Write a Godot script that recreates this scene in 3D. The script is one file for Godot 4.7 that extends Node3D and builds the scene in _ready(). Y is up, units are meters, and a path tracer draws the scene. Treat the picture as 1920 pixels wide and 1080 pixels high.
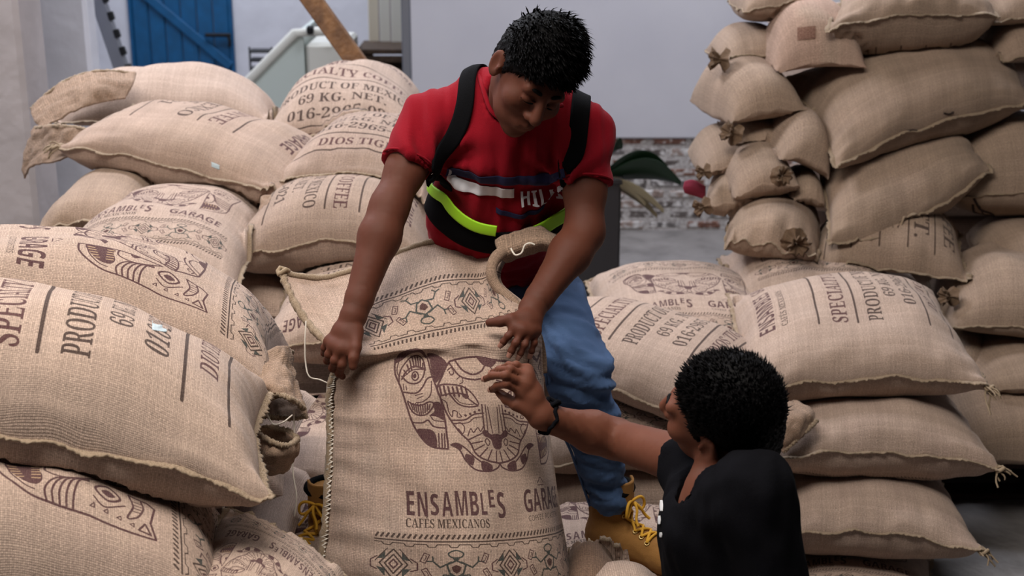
extends Node3D
# A coffee warehouse: two men among burlap sacks. Units are metres, y is up.

const FOCAL := 2631.0            # of a 1920 pixel wide frame
const PITCH := 0.29670597        # the camera looks 17 degrees down
const EYE := Vector3(0, 2.1, 0)

var M := {}                      # materials
var used := {}                   # names in use
var ground := {}                 # height field of what lies below, 2 cm cells
var rng := RandomNumberGenerator.new()
var lump := FastNoiseLite.new()
var fine := FastNoiseLite.new()

func _ready() -> void:
	# camera
	var cam := Camera3D.new()
	cam.name = "camera"
	cam.position = EYE
	cam.rotation.x = -PITCH
	cam.fov = rad_to_deg(2.0 * atan(540.0 / FOCAL))
	cam.near = 0.05
	cam.far = 60.0
	var lens := CameraAttributesPhysical.new()
	lens.frustum_focal_length = 12.0 / (540.0 / FOCAL)
	lens.frustum_focus_distance = 3.02
	lens.exposure_aperture = 5.6
	cam.attributes = lens
	add_child(cam)
	cam.fov = rad_to_deg(2.0 * atan(540.0 / FOCAL))
	# air and exposure
	var we := WorldEnvironment.new()
	we.name = "environment"
	var e := Environment.new()
	e.background_mode = Environment.BG_COLOR
	e.background_color = Color(0.72, 0.78, 0.9)
	e.tonemap_mode = Environment.TONE_MAPPER_LINEAR
	e.tonemap_exposure = 0.27
	e.sdfgi_enabled = true
	e.ssao_enabled = true
	e.ssil_enabled = true
	we.environment = e
	add_child(we)
	# out of view: ceiling panel lamps, each placed and dimmed to light one area
	make_materials()
	lamp(Vector3(-0.9, 4.3, -1.6), Vector2(2.4, 1.2), 58.0, Color(1.0, 0.965, 0.93), "unseen ceiling panel lamp lighting the left sacks")
	lamp(Vector3(0.8, 4.3, -2.6), Vector2(2.4, 1.2), 9.0, Color(1.0, 0.965, 0.93), "unseen ceiling panel lamp lighting the two men")
	lamp(Vector3(-3.2, 4.3, -1.6), Vector2(2.4, 1.2), 12.0, Color(1.0, 0.965, 0.93), "unseen ceiling panel lamp lighting the left side of the hall")
	lamp(Vector3(1.4, 4.3, -6.6), Vector2(1.8, 0.9), 50.0, Color(0.95, 0.96, 1.0), "unseen ceiling panel lamp lighting the brick wall")
	lamp(Vector3(-2.0, 3.9, -9.4), Vector2(2.0, 1.2), 46.0, Color(0.93, 0.95, 1.0), "unseen ceiling panel lamp lighting the back room")
	lamp(Vector3(-2.2, 4.2, -5.2), Vector2(1.8, 0.9), 64.0, Color(0.95, 0.96, 1.0), "unseen ceiling panel lamp lighting the white pillar")
	rng.seed = 7
	lump.seed = 3
	lump.frequency = 3.2
	lump.fractal_octaves = 2
	fine.seed = 11
	fine.frequency = 14.0
	fine.fractal_octaves = 2
	build_room()
	build_sacks()
	build_upright_sack()
	build_lifter()
	build_kneeler()
	build_background()

# ---------------------------------------------------------------- helpers

func at(px: float, py: float, d: float) -> Vector3:   # the point that stands d in front of the camera plane
	var k := (540.0 - py) / FOCAL
	return EYE + d * Vector3((px - 960.0) / FOCAL, -sin(PITCH) + k * cos(PITCH), -cos(PITCH) - k * sin(PITCH))

func pt(a: Array) -> Vector3:
	return at(a[0], a[1], a[2])

func numbered(called: String) -> String:
	if not used.has(called):
		used[called] = 0
		return called
	used[called] += 1
	return "%s_%03d" % [called, used[called]]

func tag(o: Node3D, label: String, category: String, group := "") -> Node3D:
	o.set_meta("label", label)
	o.set_meta("category", category)
	if group != "":
		o.set_meta("group", group)
	return o

func thing(called: String, label: String, category: String, where := Vector3.ZERO, group := "") -> Node3D:
	var o := Node3D.new()
	o.name = numbered(called)
	add_child(o)
	o.position = where
	return tag(o, label, category, group)

func put(called: String, mesh: Mesh, mat: Material, parent: Node3D, where := Vector3.ZERO) -> MeshInstance3D:
	var o := MeshInstance3D.new()
	o.name = called if parent != self else numbered(called)
	o.mesh = mesh
	if mat:
		o.material_override = mat
	o.position = where
	parent.add_child(o, true)
	return o

func struct(called: String, mesh: Mesh, mat: Material, where := Vector3.ZERO) -> MeshInstance3D:
	var o := put(called, mesh, mat, self, where)
	o.set_meta("kind", "structure")
	return o

func box(size: Vector3, bevel := 0.0) -> Mesh:
	if bevel <= 0.0:
		var b := BoxMesh.new()
		b.size = size
		return b
	# a box with chamfered edges: eight corners of three points each
	var st := SurfaceTool.new()
	st.begin(Mesh.PRIMITIVE_TRIANGLES)
	var h := size / 2.0
	var c := func(sx: int, sy: int, sz: int, axis: int) -> Vector3:
		var v := Vector3(h.x * sx, h.y * sy, h.z * sz)
		if axis != 0: v.x -= bevel * sx
		if axis != 1: v.y -= bevel * sy
		if axis != 2: v.z -= bevel * sz
		return v
	for s in [-1, 1]:
		quad(st, c.call(s, -1, -1, 0), c.call(s, 1, -1, 0), c.call(s, 1, 1, 0), c.call(s, -1, 1, 0), Vector3(s, 0, 0))
		quad(st, c.call(-1, s, -1, 1), c.call(1, s, -1, 1), c.call(1, s, 1, 1), c.call(-1, s, 1, 1), Vector3(0, s, 0))
		quad(st, c.call(-1, -1, s, 2), c.call(1, -1, s, 2), c.call(1, 1, s, 2), c.call(-1, 1, s, 2), Vector3(0, 0, s))
		for q in [-1, 1]:
			quad(st, c.call(s, q, -1, 0), c.call(s, q, 1, 0), c.call(s, q, 1, 1), c.call(s, q, -1, 1), Vector3(s, q, 0))
			quad(st, c.call(s, -1, q, 0), c.call(s, 1, q, 0), c.call(s, 1, q, 2), c.call(s, -1, q, 2), Vector3(s, 0, q))
			quad(st, c.call(-1, s, q, 1), c.call(1, s, q, 1), c.call(1, s, q, 2), c.call(-1, s, q, 2), Vector3(0, s, q))
			for r in [-1, 1]:
				tri(st, c.call(s, q, r, 0), c.call(s, q, r, 1), c.call(s, q, r, 2), Vector3(s, q, r))
	return st.commit()

func tri(st: SurfaceTool, a: Vector3, b: Vector3, c: Vector3, out: Vector3) -> void:
	var n := (b - a).cross(c - a)
	if n.dot(out) > 0.0:           # front faces run clockwise
		var t := b
		b = c
		c = t
	st.set_normal(out.normalized())
	st.set_uv(Vector2(a.x + a.z, a.y))
	st.add_vertex(a)
	st.set_uv(Vector2(b.x + b.z, b.y))
	st.add_vertex(b)
	st.set_uv(Vector2(c.x + c.z, c.y))
	st.add_vertex(c)

func quad(st: SurfaceTool, a: Vector3, b: Vector3, c: Vector3, d: Vector3, out: Vector3) -> void:
	tri(st, a, b, c, out)
	tri(st, a, c, d, out)

func catmull(p: Array, t: float) -> Vector3:          # through every point, t from 0 to 1
	var n := p.size() - 1
	var f := clampf(t, 0.0, 1.0) * n
	var i := mini(int(f), n - 1)
	var u := f - i
	var a: Vector3 = p[maxi(i - 1, 0)]
	var b: Vector3 = p[i]
	var c: Vector3 = p[i + 1]
	var d: Vector3 = p[mini(i + 2, n)]
	return 0.5 * (2.0 * b + (c - a) * u + (2.0 * a - 5.0 * b + 4.0 * c - d) * u * u + (3.0 * b - a - 3.0 * c + d) * u * u * u)

func finish(verts: PackedVector3Array, idx: PackedInt32Array, uv := PackedVector2Array(), uv2 := PackedVector2Array(), col := PackedColorArray()) -> ArrayMesh:
	var m := ArrayMesh.new()
	surface(m, verts, idx, uv, uv2, col)
	return m

func normals_of(verts: PackedVector3Array, idx: PackedInt32Array) -> PackedVector3Array:
	var nor := PackedVector3Array()
	nor.resize(verts.size())
	for i in range(0, idx.size(), 3):
		var a := idx[i]
		var b := idx[i + 1]
		var c := idx[i + 2]
		var n := (verts[c] - verts[a]).cross(verts[b] - verts[a])
		nor[a] += n
		nor[b] += n
		nor[c] += n
	for i in nor.size():
		nor[i] = nor[i].normalized() if nor[i].length_squared() > 1e-20 else Vector3.UP
	return nor

func surface(m: ArrayMesh, verts: PackedVector3Array, idx: PackedInt32Array, uv := PackedVector2Array(), uv2 := PackedVector2Array(), col := PackedColorArray(), nor := PackedVector3Array()) -> void:
	var a := []
	a.resize(Mesh.ARRAY_MAX)
	a[Mesh.ARRAY_VERTEX] = verts
	a[Mesh.ARRAY_NORMAL] = normals_of(verts, idx) if nor.is_empty() else nor
	if uv.size():
		a[Mesh.ARRAY_TEX_UV] = uv
	if uv2.size():
		a[Mesh.ARRAY_TEX_UV2] = uv2
	if col.size():
		a[Mesh.ARRAY_COLOR] = col
	a[Mesh.ARRAY_INDEX] = idx
	m.add_surface_from_arrays(Mesh.PRIMITIVE_TRIANGLES, a)

func grid_index(nu: int, nv: int, flip := false, base := 0) -> PackedInt32Array:   # (nu+1) x (nv+1) vertices, u fastest
	var idx := PackedInt32Array()
	for j in nv:
		for i in nu:
			var a := base + j * (nu + 1) + i
			var b := a + 1
			var c := a + nu + 1
			var d := c + 1
			if flip:
				idx.append_array([a, b, c, b, d, c])
			else:
				idx.append_array([a, c, b, b, c, d])
	return idx

# a tube along points; radius may vary; rough > 0 makes it hairy; flat squashes it across `side`
func tube(points: Array, radius, sides := 6, rough := 0.0, closed := false) -> ArrayMesh:
	var v := PackedVector3Array()
	var idx := PackedInt32Array()
	var uv := PackedVector2Array()
	tube_into(v, idx, uv, points, radius, sides, rough, closed)
	return finish(v, idx, uv)

func tube_into(v: PackedVector3Array, idx: PackedInt32Array, uv: PackedVector2Array, points: Array, radius, sides := 6, rough := 0.0, closed := false) -> void:
	var n := points.size()
	var base := v.size()
	var up := Vector3(0.13, 0.95, 0.21).normalized()
	var run := 0.0
	for i in n:
		var p: Vector3 = points[i]
		var prev: Vector3 = points[maxi(i - 1, 0)] if not closed else points[(i - 1 + n) % n]
		var next: Vector3 = points[mini(i + 1, n - 1)] if not closed else points[(i + 1) % n]
		var t := (next - prev).normalized()
		if i > 0:
			run += p.distance_to(points[i - 1])
		var a := t.cross(up)
		if a.length() < 0.05:
			a = t.cross(Vector3.RIGHT)
		a = a.normalized()
		up = a.cross(t).normalized()
		var r: float = radius if radius is float else radius[i]
		for k in sides:
			var ang := TAU * k / sides
			var rr := r * (1.0 + rough * rng.randf_range(-1, 1))
			v.append(p + (a * cos(ang) + up * sin(ang)) * rr)
			uv.append(Vector2(run, float(k) / sides * r * 6.0))
	var rings := n if closed else n - 1
	for i in rings:
		for k in sides:
			var a0 := base + i * sides + k
			var a1 := base + i * sides + (k + 1) % sides
			var b0 := base + ((i + 1) % n) * sides + k
			var b1 := base + ((i + 1) % n) * sides + (k + 1) % sides
			idx.append_array([a0, a1, b0, a1, b1, b0])
	if not closed:
		for e in 2:
			var c := v.size()
			v.append(points[0] if e == 0 else points[n - 1])
			uv.append(Vector2(run * e, 0))
			for k in sides:
				var a0 := base + (0 if e == 0 else (n - 1) * sides) + k
				var a1 := base + (0 if e == 0 else (n - 1) * sides) + (k + 1) % sides
				if e == 0:
					idx.append_array([c, a1, a0])
				else:
					idx.append_array([c, a0, a1])

# a solid sheet through a grid of points, `thick` deep, its front towards the left of (rows x columns)
func sheet(rows: Array, nu: int, nv: int, thick: float, uvscale := 1.0, crumple := 0.0) -> ArrayMesh:
	var f := PackedVector3Array()
	for j in nv + 1:
		var line := []
		for r in rows:
			line.append(catmull(r, 0.0))
		for i in nu + 1:
			var col := []
			for r in rows:
				col.append(catmull(r, float(i) / nu))
			f.append(catmull(col, float(j) / nv))
	var idx := grid_index(nu, nv)
	var nor := normals_of(f, idx)
	if crumple > 0.0:
		for i in f.size():
			f[i] += nor[i] * crumple * fine.get_noise_3dv(f[i] * 1.6)
		nor = normals_of(f, idx)
	var v := PackedVector3Array()
	var uv := PackedVector2Array()
	for side in [0.5, -0.5]:
		for j in nv + 1:
			for i in nu + 1:
				var k: int = j * (nu + 1) + i
				v.append(f[k] + nor[k] * thick * side)
				uv.append(Vector2(i, j) * uvscale / nu)
	var n: int = f.size()
	idx.append_array(grid_index(nu, nv, true, n))
	var rim := []
	for i in nu: rim.append(i)
	for j in nv: rim.append(j * (nu + 1) + nu)
	for i in nu: rim.append(nv * (nu + 1) + nu - i)
	for j in nv: rim.append((nv - j) * (nu + 1))
	for q in rim.size():
		var a: int = rim[q]
		var b: int = rim[(q + 1) % rim.size()]
		idx.append_array([a, b, a + n, b, b + n, a + n])
	var m := ArrayMesh.new()
	surface(m, v, idx, uv)
	return m

func mat(c: Color, rough := 0.8, metal := 0.0) -> StandardMaterial3D:
	var m := StandardMaterial3D.new()
	m.albedo_color = c
	m.roughness = rough
	m.metallic = metal
	return m

func noise_tex(seed_: int, freq: float, ramp: Array, size := 512, octaves := 4, as_normal := false) -> NoiseTexture2D:
	var t := NoiseTexture2D.new()
	var n := FastNoiseLite.new()
	n.seed = seed_
	n.frequency = freq
	n.fractal_octaves = octaves
	t.noise = n
	t.width = size
	t.height = size
	t.seamless = true
	if as_normal:
		t.as_normal_map = true
		t.bump_strength = 6.0
		return t
	var g := Gradient.new()
	var o := PackedFloat32Array()
	var c := PackedColorArray()
	for r in ramp:
		o.append(r[0])
		c.append(r[1])
	g.offsets = o
	g.colors = c
	t.color_ramp = g
	return t

func lamp(where: Vector3, size: Vector2, energy: float, tint: Color, label: String) -> void:
	var o := thing("unseen_ceiling_light", label, "lamp", where, "unseen panel lamps under the ceiling")  # out of view, with a frame, glowing diffuser and hangers around the light
	var frame := put("frame", box(Vector3(size.x + 0.08, 0.06, size.y + 0.08), 0.008), M.white_metal, o, Vector3(0, 0.04, 0))
	frame.cast_shadow = GeometryInstance3D.SHADOW_CASTING_SETTING_ON
	var glow := mat(Color(0.95, 0.95, 0.95), 0.5)
	glow.emission_enabled = true
	glow.emission = tint
	glow.emission_energy_multiplier = 1.2
	put("diffuser", box(Vector3(size.x, 0.02, size.y)), glow, o, Vector3(0, 0.0, 0))
	put("hanger", box(Vector3(0.02, 0.35, 0.02)), M.white_metal, o, Vector3(size.x * 0.3, 0.2, 0))
	put("hanger", box(Vector3(0.02, 0.35, 0.02)), M.white_metal, o, Vector3(-size.x * 0.3, 0.2, 0))
	var l := AreaLight3D.new()
	l.name = "unseen_panel_light"
	l.area_size = size
	l.light_energy = energy
	l.light_color = tint
	l.area_range = 20.0
	l.area_attenuation = 2.0
	l.shadow_enabled = true
	o.add_child(l)
	l.position = Vector3(0, -0.02, 0)
	l.rotation.x = -PI / 2

# ---------------------------------------------------------------- prints and materials

const PW := 1440                  # the print of a whole sack side, 0.75 m x 1.00 m
const PH := 1920
const PLUM := Color(0.22, 0.075, 0.13)
const INK := Color(0.14, 0.075, 0.075)
const TEAL := Color(0.05, 0.16, 0.17)

var pix := PackedByteArray()
var pixw := 0
var pixh := 0

func canvas(w: int, h: int) -> void:
	pixw = w
	pixh = h
	pix = PackedByteArray()
	pix.resize(w * h * 4)

func dot(x: int, y: int, c: Color) -> void:
	if x >= 0 and y >= 0 and x < pixw and y < pixh:
		var o := (y * pixw + x) * 4
		pix[o] = c.r8
		pix[o + 1] = c.g8
		pix[o + 2] = c.b8
		pix[o + 3] = c.a8

func fill_tri(a: Vector2, b: Vector2, c: Vector2, col: Color) -> void:
	var y0 := int(floor(minf(a.y, minf(b.y, c.y))))
	var y1 := int(ceil(maxf(a.y, maxf(b.y, c.y))))
	for y in range(y0, y1 + 1):
		var yy := y + 0.5
		var lo := 1e9
		var hi := -1e9
		for e in [[a, b], [b, c], [c, a]]:
			var p: Vector2 = e[0]
			var q: Vector2 = e[1]
			if (p.y <= yy) != (q.y <= yy):
				var x := p.x + (yy - p.y) / (q.y - p.y) * (q.x - p.x)
				lo = minf(lo, x)
				hi = maxf(hi, x)
		for x in range(int(ceil(lo - 0.5)), int(floor(hi - 0.5)) + 1):
			dot(x, y, col)

func fill_poly(p: PackedVector2Array, col: Color) -> void:
	var t := Geometry2D.triangulate_polygon(p)
	for i in range(0, t.size(), 3):
		fill_tri(p[t[i]], p[t[i + 1]], p[t[i + 2]], col)

func stroke(p: PackedVector2Array, w: float, col: Color, closed := false) -> void:
	var n := p.size()
	for i in (n if closed else n - 1):
		var a := p[i]
		var b := p[(i + 1) % n]
		var r := w / 2.0
		var d := b - a
		var l2 := maxf(d.length_squared(), 1e-6)
		for y in range(int(minf(a.y, b.y) - r), int(maxf(a.y, b.y) + r) + 1):
			for x in range(int(minf(a.x, b.x) - r), int(maxf(a.x, b.x) + r) + 1):
				var q := Vector2(x + 0.5, y + 0.5)
				var t := clampf((q - a).dot(d) / l2, 0.0, 1.0)
				if (a + d * t).distance_squared_to(q) <= r * r:
					dot(x, y, col)

func curve(p: Array, closed := false, steps := 8) -> PackedVector2Array:
	var out := PackedVector2Array()
	var n := p.size()
	for i in (n if closed else n - 1):
		var a: Vector2 = p[(i - 1 + n) % n] if closed or i > 0 else p[0]
		var b: Vector2 = p[i]
		var c: Vector2 = p[(i + 1) % n]
		var d: Vector2 = p[(i + 2) % n] if closed or i + 2 < n else p[n - 1]
		for k in steps:
			out.append(b.cubic_interpolate(c, a, d, float(k) / steps))
	if not closed:
		out.append(p[n - 1])
	return out

func text_shape(words: String, serif: bool, bold := true) -> Array:   # triangles that fill (0,0)-(1,1), y down
	var f := SystemFont.new()
	f.font_names = PackedStringArray(["Droid Serif" if serif else "Droid Sans"])
	f.font_weight = 700 if bold else 400
	var t := TextMesh.new()
	t.text = words
	t.font = f
	t.font_size = 64
	t.pixel_size = 0.01
	t.depth = 0.0
	var arr := t.get_mesh_arrays()
	var v: PackedVector3Array = arr[Mesh.ARRAY_VERTEX]
	var idx := PackedInt32Array(range(v.size())) if arr[Mesh.ARRAY_INDEX] == null else arr[Mesh.ARRAY_INDEX] as PackedInt32Array
	var nor: PackedVector3Array = arr[Mesh.ARRAY_NORMAL]
	var lo := Vector2(1e9, 1e9)
	var hi := -lo
	for p in v:
		lo = lo.min(Vector2(p.x, -p.y))
		hi = hi.max(Vector2(p.x, -p.y))
	var out := []
	for i in range(0, idx.size(), 3):
		if nor[idx[i]].z < 0.5:
			continue
		var q := []
		for k in 3:
			var p := v[idx[i + k]]
			q.append((Vector2(p.x, -p.y) - lo) / (hi - lo))
		out.append(q)
	return out

func letters(words: String, box_: Rect2, col: Color, serif := true, bold := true) -> void:
	for q in text_shape(words, serif, bold):
		fill_tri(box_.position + q[0] * box_.size, box_.position + q[1] * box_.size, box_.position + q[2] * box_.size, col)

func mk(list: Array, f: Callable) -> Array:      # [x, y, x, y ...] through a map to points
	var out := []
	for i in range(0, list.size(), 2):
		out.append(f.call(list[i], list[i + 1]))
	return out

func band(y0: float, flip: float) -> void:           # the woven-look border; flip = 1: dots at the top
	var x0 := 205.0
	var x1 := 1235.0
	for side in [-1.0, 1.0]:
		var yb: float = y0 + side * 95.0
		for k in 52:
			var x := x0 + 8 + k * 19.8
			stroke(PackedVector2Array([Vector2(x + 4, yb + side * 34 - 7), Vector2(x - 4, yb + side * 34 + 7)]), 8.5, INK)
		stroke(PackedVector2Array([Vector2(x0, yb + side * 13), Vector2(x1, yb + side * 13)]), 5.5, INK)
		var z := PackedVector2Array()
		var x := x0
		var k := 0
		while x < x1:
			var h: float = -side * 12.0
			z.append_array([Vector2(x, yb), Vector2(x + 26, yb), Vector2(x + 34, yb + h), Vector2(x + 58, yb + h), Vector2(x + 66, yb)])
			x += 80.0
			k += 1
		stroke(z, 4.5, INK)
	for k in 5:
		var cx := x0 + 70.0 + k * 222.0
		if k % 2 == 1:
			frog(Vector2(cx, y0), flip)
		else:
			diamond(Vector2(cx, y0))
		for g in [[-112.0, -34.0], [-106.0, 30.0]]:
			if k > 0:
				glyph(Vector2(cx + g[0], y0 + g[1]), 0.4 if g[1] < 0 else -0.5)

func glyph(c: Vector2, a: float) -> void:
	var r := func(x, y): return c + Vector2(x, y).rotated(a)
	stroke(PackedVector2Array(mk([-10, -20, 10, -20, 10, 20, -10, 20], r)), 4, PLUM, true)
	stroke(PackedVector2Array(mk([-3, -10, 3, -10, 3, 10, -3, 10], r)), 3, PLUM)

func frog(c: Vector2, f: float) -> void:
	var r := func(x, y): return c + Vector2(x, y * f)
	stroke(curve(mk([-26, -58, 0, -70, 26, -58, 20, -42, 0, -38, -20, -42], r), true), 6, TEAL, true)
	fill_poly(PackedVector2Array(mk([-14, -38, 14, -38, 8, -26, -8, -26], r)), TEAL)
	stroke(PackedVector2Array(mk([0, -26, 34, -8, 24, 28, 0, 44, -24, 28, -34, -8], r)), 7, TEAL, true)
	fill_poly(PackedVector2Array(mk([0, -8, 18, 2, 12, 20, 0, 28, -12, 20, -18, 2], r)), Color(0.2, 0.05, 0.08))
	for s in [-1, 1]:
		stroke(PackedVector2Array(mk([18 * s, -20, 58 * s, 4, 84 * s, -22], r)), 6.5, TEAL)
		stroke(PackedVector2Array(mk([84 * s, -40, 82 * s, -20, 104 * s, -20], r)), 6, TEAL)
		stroke(PackedVector2Array(mk([16 * s, 36, 46 * s, 34, 62 * s, 66], r)), 6.5, TEAL)
		stroke(PackedVector2Array(mk([48 * s, 76, 62 * s, 64, 78 * s, 72], r)), 6, TEAL)

func diamond(c: Vector2) -> void:
	var r := func(x, y): return c + Vector2(x, y)
	for k in [1.0, 0.62, 0.3]:
		stroke(PackedVector2Array(mk([0, -62 * k, 50 * k, 0, 0, 62 * k, -50 * k, 0], r)), 6, INK if k != 0.3 else PLUM, true)
	for s in [-1, 1]:
		fill_poly(PackedVector2Array(mk([30 * s, -52, 62 * s, -16, 30 * s, -20], r)), TEAL)
		fill_poly(PackedVector2Array(mk([30 * s, 52, 62 * s, 16, 30 * s, 20], r)), TEAL)
		stroke(PackedVector2Array(mk([60 * s, -26, 84 * s, -10, 84 * s, 18, 60 * s, 26], r)), 5, PLUM)
		stroke(PackedVector2Array(mk([22 * s, -64, 66 * s, -8], r)), 4, INK)

func mask_print() -> void:
	var m := func(x, y): return Vector2(720.0 + (x - 935.0) * (0.554 if x > 700 else 0.554 - 0.05 * (700.0 - x) / 615.0), 576.0 + (y - 60.0) * 0.554)
	var w := 7.0
	# the left face, seen from its side
	stroke(curve(mk([85, 130, 95, 250, 160, 380, 210, 540, 255, 680, 330, 800, 410, 850, 522, 862], m)), w + 1, PLUM)
	stroke(PackedVector2Array(mk([522, 862, 518, 640, 500, 430, 440, 280, 395, 150], m)), w + 1, PLUM)
	fill_poly(curve(mk([110, 105, 190, 70, 300, 62, 360, 85, 392, 150, 380, 160, 330, 105, 240, 108, 150, 150, 90, 160], m), true), PLUM)
	stroke(curve(mk([125, 150, 112, 230, 140, 290], m)), 5, PLUM)
	stroke(curve(mk([140, 330, 150, 230, 220, 150, 300, 130, 355, 170, 378, 230], m)), w, PLUM)
	stroke(curve(mk([165, 310, 200, 250, 270, 215, 372, 235], m)), w, PLUM)
	for k in 9:
		var a := 0.15 + k * 0.115
		stroke(PackedVector2Array([m.call(150 + 215 * a, 300 - sin(a * 2.6) * 165), m.call(185 + 180 * a, 292 - sin(a * 2.2) * 80)]), 7, PLUM)
	stroke(curve(mk([165, 285, 230, 335, 310, 335, 360, 290, 375, 235], m)), w, PLUM)
	stroke(curve(mk([185, 285, 260, 240, 372, 238], m)), 5, PLUM)
	stroke(curve(mk([300, 255, 320, 290, 290, 315, 260, 295, 268, 258], m), true), 6, PLUM, true)
	fill_poly(curve(mk([290, 262, 300, 285, 280, 300, 266, 280], m), true), PLUM)
	stroke(curve(mk([185, 410, 290, 415, 350, 370, 395, 305, 435, 290], m)), w, PLUM)
	stroke(curve(mk([435, 320, 420, 420, 350, 480, 290, 490], m)), 5, PLUM)
	stroke(PackedVector2Array(mk([285, 435, 350, 415], m)), 4, PLUM)
	stroke(PackedVector2Array(mk([300, 460, 355, 435], m)), 4, PLUM)
	stroke(PackedVector2Array(mk([180, 345, 185, 390], m)), 4, PLUM)
	stroke(PackedVector2Array(mk([205, 360, 210, 390], m)), 4, PLUM)
	stroke(curve(mk([215, 485, 250, 560, 310, 590, 380, 575, 440, 500, 405, 480, 330, 510, 260, 505], m), true), w, PLUM, true)
	for k in 9:
		stroke(PackedVector2Array([m.call(240 + k * 21, 505 - absf(k - 5) * 2.0), m.call(258 + k * 17, 545 + sin(k * 0.4) * 35)]), 6, PLUM)
	fill_poly(curve(mk([430, 490, 490, 480, 505, 560, 515, 630, 450, 600, 400, 590, 440, 550], m), true), PLUM)
	stroke(curve(mk([255, 650, 330, 650, 380, 630, 420, 680, 515, 695], m)), w, PLUM)
	stroke(curve(mk([400, 590, 430, 630, 515, 640], m)), 5, PLUM)
	fill_poly(curve(mk([275, 710, 350, 700, 410, 715, 435, 770, 430, 855, 380, 840, 320, 790], m), true), PLUM)
	for x in [455, 480, 502]:
		stroke(PackedVector2Array(mk([x, 740, x - 6, 858], m)), 6, PLUM)
	# bands between the faces
	for k in 3:
		fill_poly(PackedVector2Array(mk([405 + k * 50, 125 + k * 42, 450 + k * 50, 140 + k * 30, 470 + k * 10, 320 - k * 30, 440 + k * 10, 260 - k * 20], m)), PLUM)
	fill_poly(curve(mk([398, 125, 480, 130, 570, 195, 540, 260, 470, 330, 450, 280, 500, 220, 440, 200], m), true), PLUM)
	# the middle face, both halves
	for s in [1.0, -1.0]:
		var h := func(x, y): return m.call(935.0 + s * (x - 935.0), y)
		stroke(curve(mk([935, 155, 800, 158, 640, 178, 580, 200, 520, 290, 480, 370, 500, 440, 540, 580, 620, 720, 700, 810, 740, 900, 820, 950, 935, 975], h)), w + 1, PLUM)
		stroke(curve(mk([640, 180, 700, 240, 790, 270, 870, 245, 925, 180], h)), w, PLUM)
		stroke(curve(mk([590, 195, 680, 280, 790, 305, 860, 300], h)), w, PLUM)
		stroke(curve(mk([575, 240, 610, 225, 625, 260, 600, 270, 590, 250], h)), 5, PLUM)
		stroke(curve(mk([650, 300, 690, 280, 700, 320, 670, 335], h)), 4, PLUM)
		stroke(curve(mk([480, 350, 560, 335, 680, 350, 760, 400, 810, 480, 800, 510], h)), w, PLUM)
		stroke(curve(mk([500, 425, 580, 405, 660, 405, 720, 440, 800, 505], h)), w, PLUM)
		for k in 7:
			stroke(PackedVector2Array([h.call(500 + k * 36, 350 + k * 2), h.call(512 + k * 36, 415 + k * 3)]), 9, PLUM)
		stroke(curve(mk([585, 415, 640, 490, 720, 515, 805, 510], h)), w, PLUM)
		stroke(curve(mk([605, 415, 660, 480, 740, 495, 790, 490], h)), 4, PLUM)
		fill_poly(curve(mk([680, 410, 730, 415, 735, 440, 705, 450], h), true), PLUM)
		stroke(curve(mk([505, 450, 545, 480, 555, 560, 580, 600, 590, 550, 625, 560, 620, 600, 655, 600, 640, 575], h)), 5, PLUM)
		for k in 4:
			stroke(PackedVector2Array([h.call(690 + k * 40, 588 - k * 14), h.call(691 + k * 40, 588 - k * 14)]), 12, PLUM)
		stroke(curve(mk([570, 630, 680, 625, 760, 580, 845, 570], h)), w, PLUM)
		stroke(curve(mk([585, 655, 700, 650, 760, 610, 840, 600], h)), 5, PLUM)
		stroke(curve(mk([600, 660, 640, 650, 670, 690, 650, 740, 620, 700], h)), 5, PLUM)
		stroke(curve(mk([690, 760, 720, 700, 740, 730, 780, 690, 800, 720, 830, 680], h)), 5, PLUM)
		stroke(PackedVector2Array(mk([840, 500, 835, 710], h)), w, PLUM)
		stroke(PackedVector2Array(mk([870, 500, 865, 720], h)), 5, PLUM)
		stroke(PackedVector2Array(mk([890, 520, 905, 735], h)), 5, PLUM)
		fill_poly(curve(mk([935, 745, 890, 745, 850, 710, 815, 720, 830, 760, 880, 785, 900, 850, 935, 862], h), true), PLUM)
		for k in 5:
			var a := 0.12 + k * 0.33
			stroke(PackedVector2Array([h.call(935 - sin(a) * 130, 790 + cos(a) * 90), h.call(935 - sin(a) * 235, 800 + cos(a) * 168)]), 6, PLUM)
		stroke(PackedVector2Array(mk([690, 790, 815, 735], h)), 6, PLUM)
		stroke(curve(mk([830, 800, 850, 780, 870, 810, 850, 835], h), true), 5, PLUM, true)
		stroke(curve(mk([545, 830, 590, 818, 650, 850, 720, 920, 770, 960], h)), w, PLUM)
		stroke(curve(mk([545, 830, 610, 870, 650, 950, 720, 1020, 830, 1035, 910, 1010, 935, 975], h)), w, PLUM)
		fill_poly(curve(mk([548, 826, 590, 818, 632, 842, 615, 870], h), true), PLUM)
		fill_poly(curve(mk([660, 900, 720, 930, 700, 990, 650, 940], h), true), PLUM)
		fill_poly(curve(mk([780, 955, 860, 985, 855, 1028, 780, 1030], h), true), PLUM)
	fill_poly(curve(mk([840, 160, 935, 156, 1030, 160, 985, 200, 935, 208, 885, 200], m), true), PLUM)
	# the right face: a jaguar, seen from its side, ear up
	var j := func(x, y): return Vector2(972.0 + (y - 260.0) * 0.51, 596.0 + (1160.0 - x) * 0.525)
	stroke(curve(mk([215, 270, 225, 370, 300, 480, 400, 570, 520, 595, 720, 605, 850, 628, 1000, 632, 1155, 625], j)), w + 1, PLUM)
	stroke(PackedVector2Array(mk([1155, 625, 1120, 500, 1148, 345, 1100, 300, 980, 290], j)), w + 1, PLUM)
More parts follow.
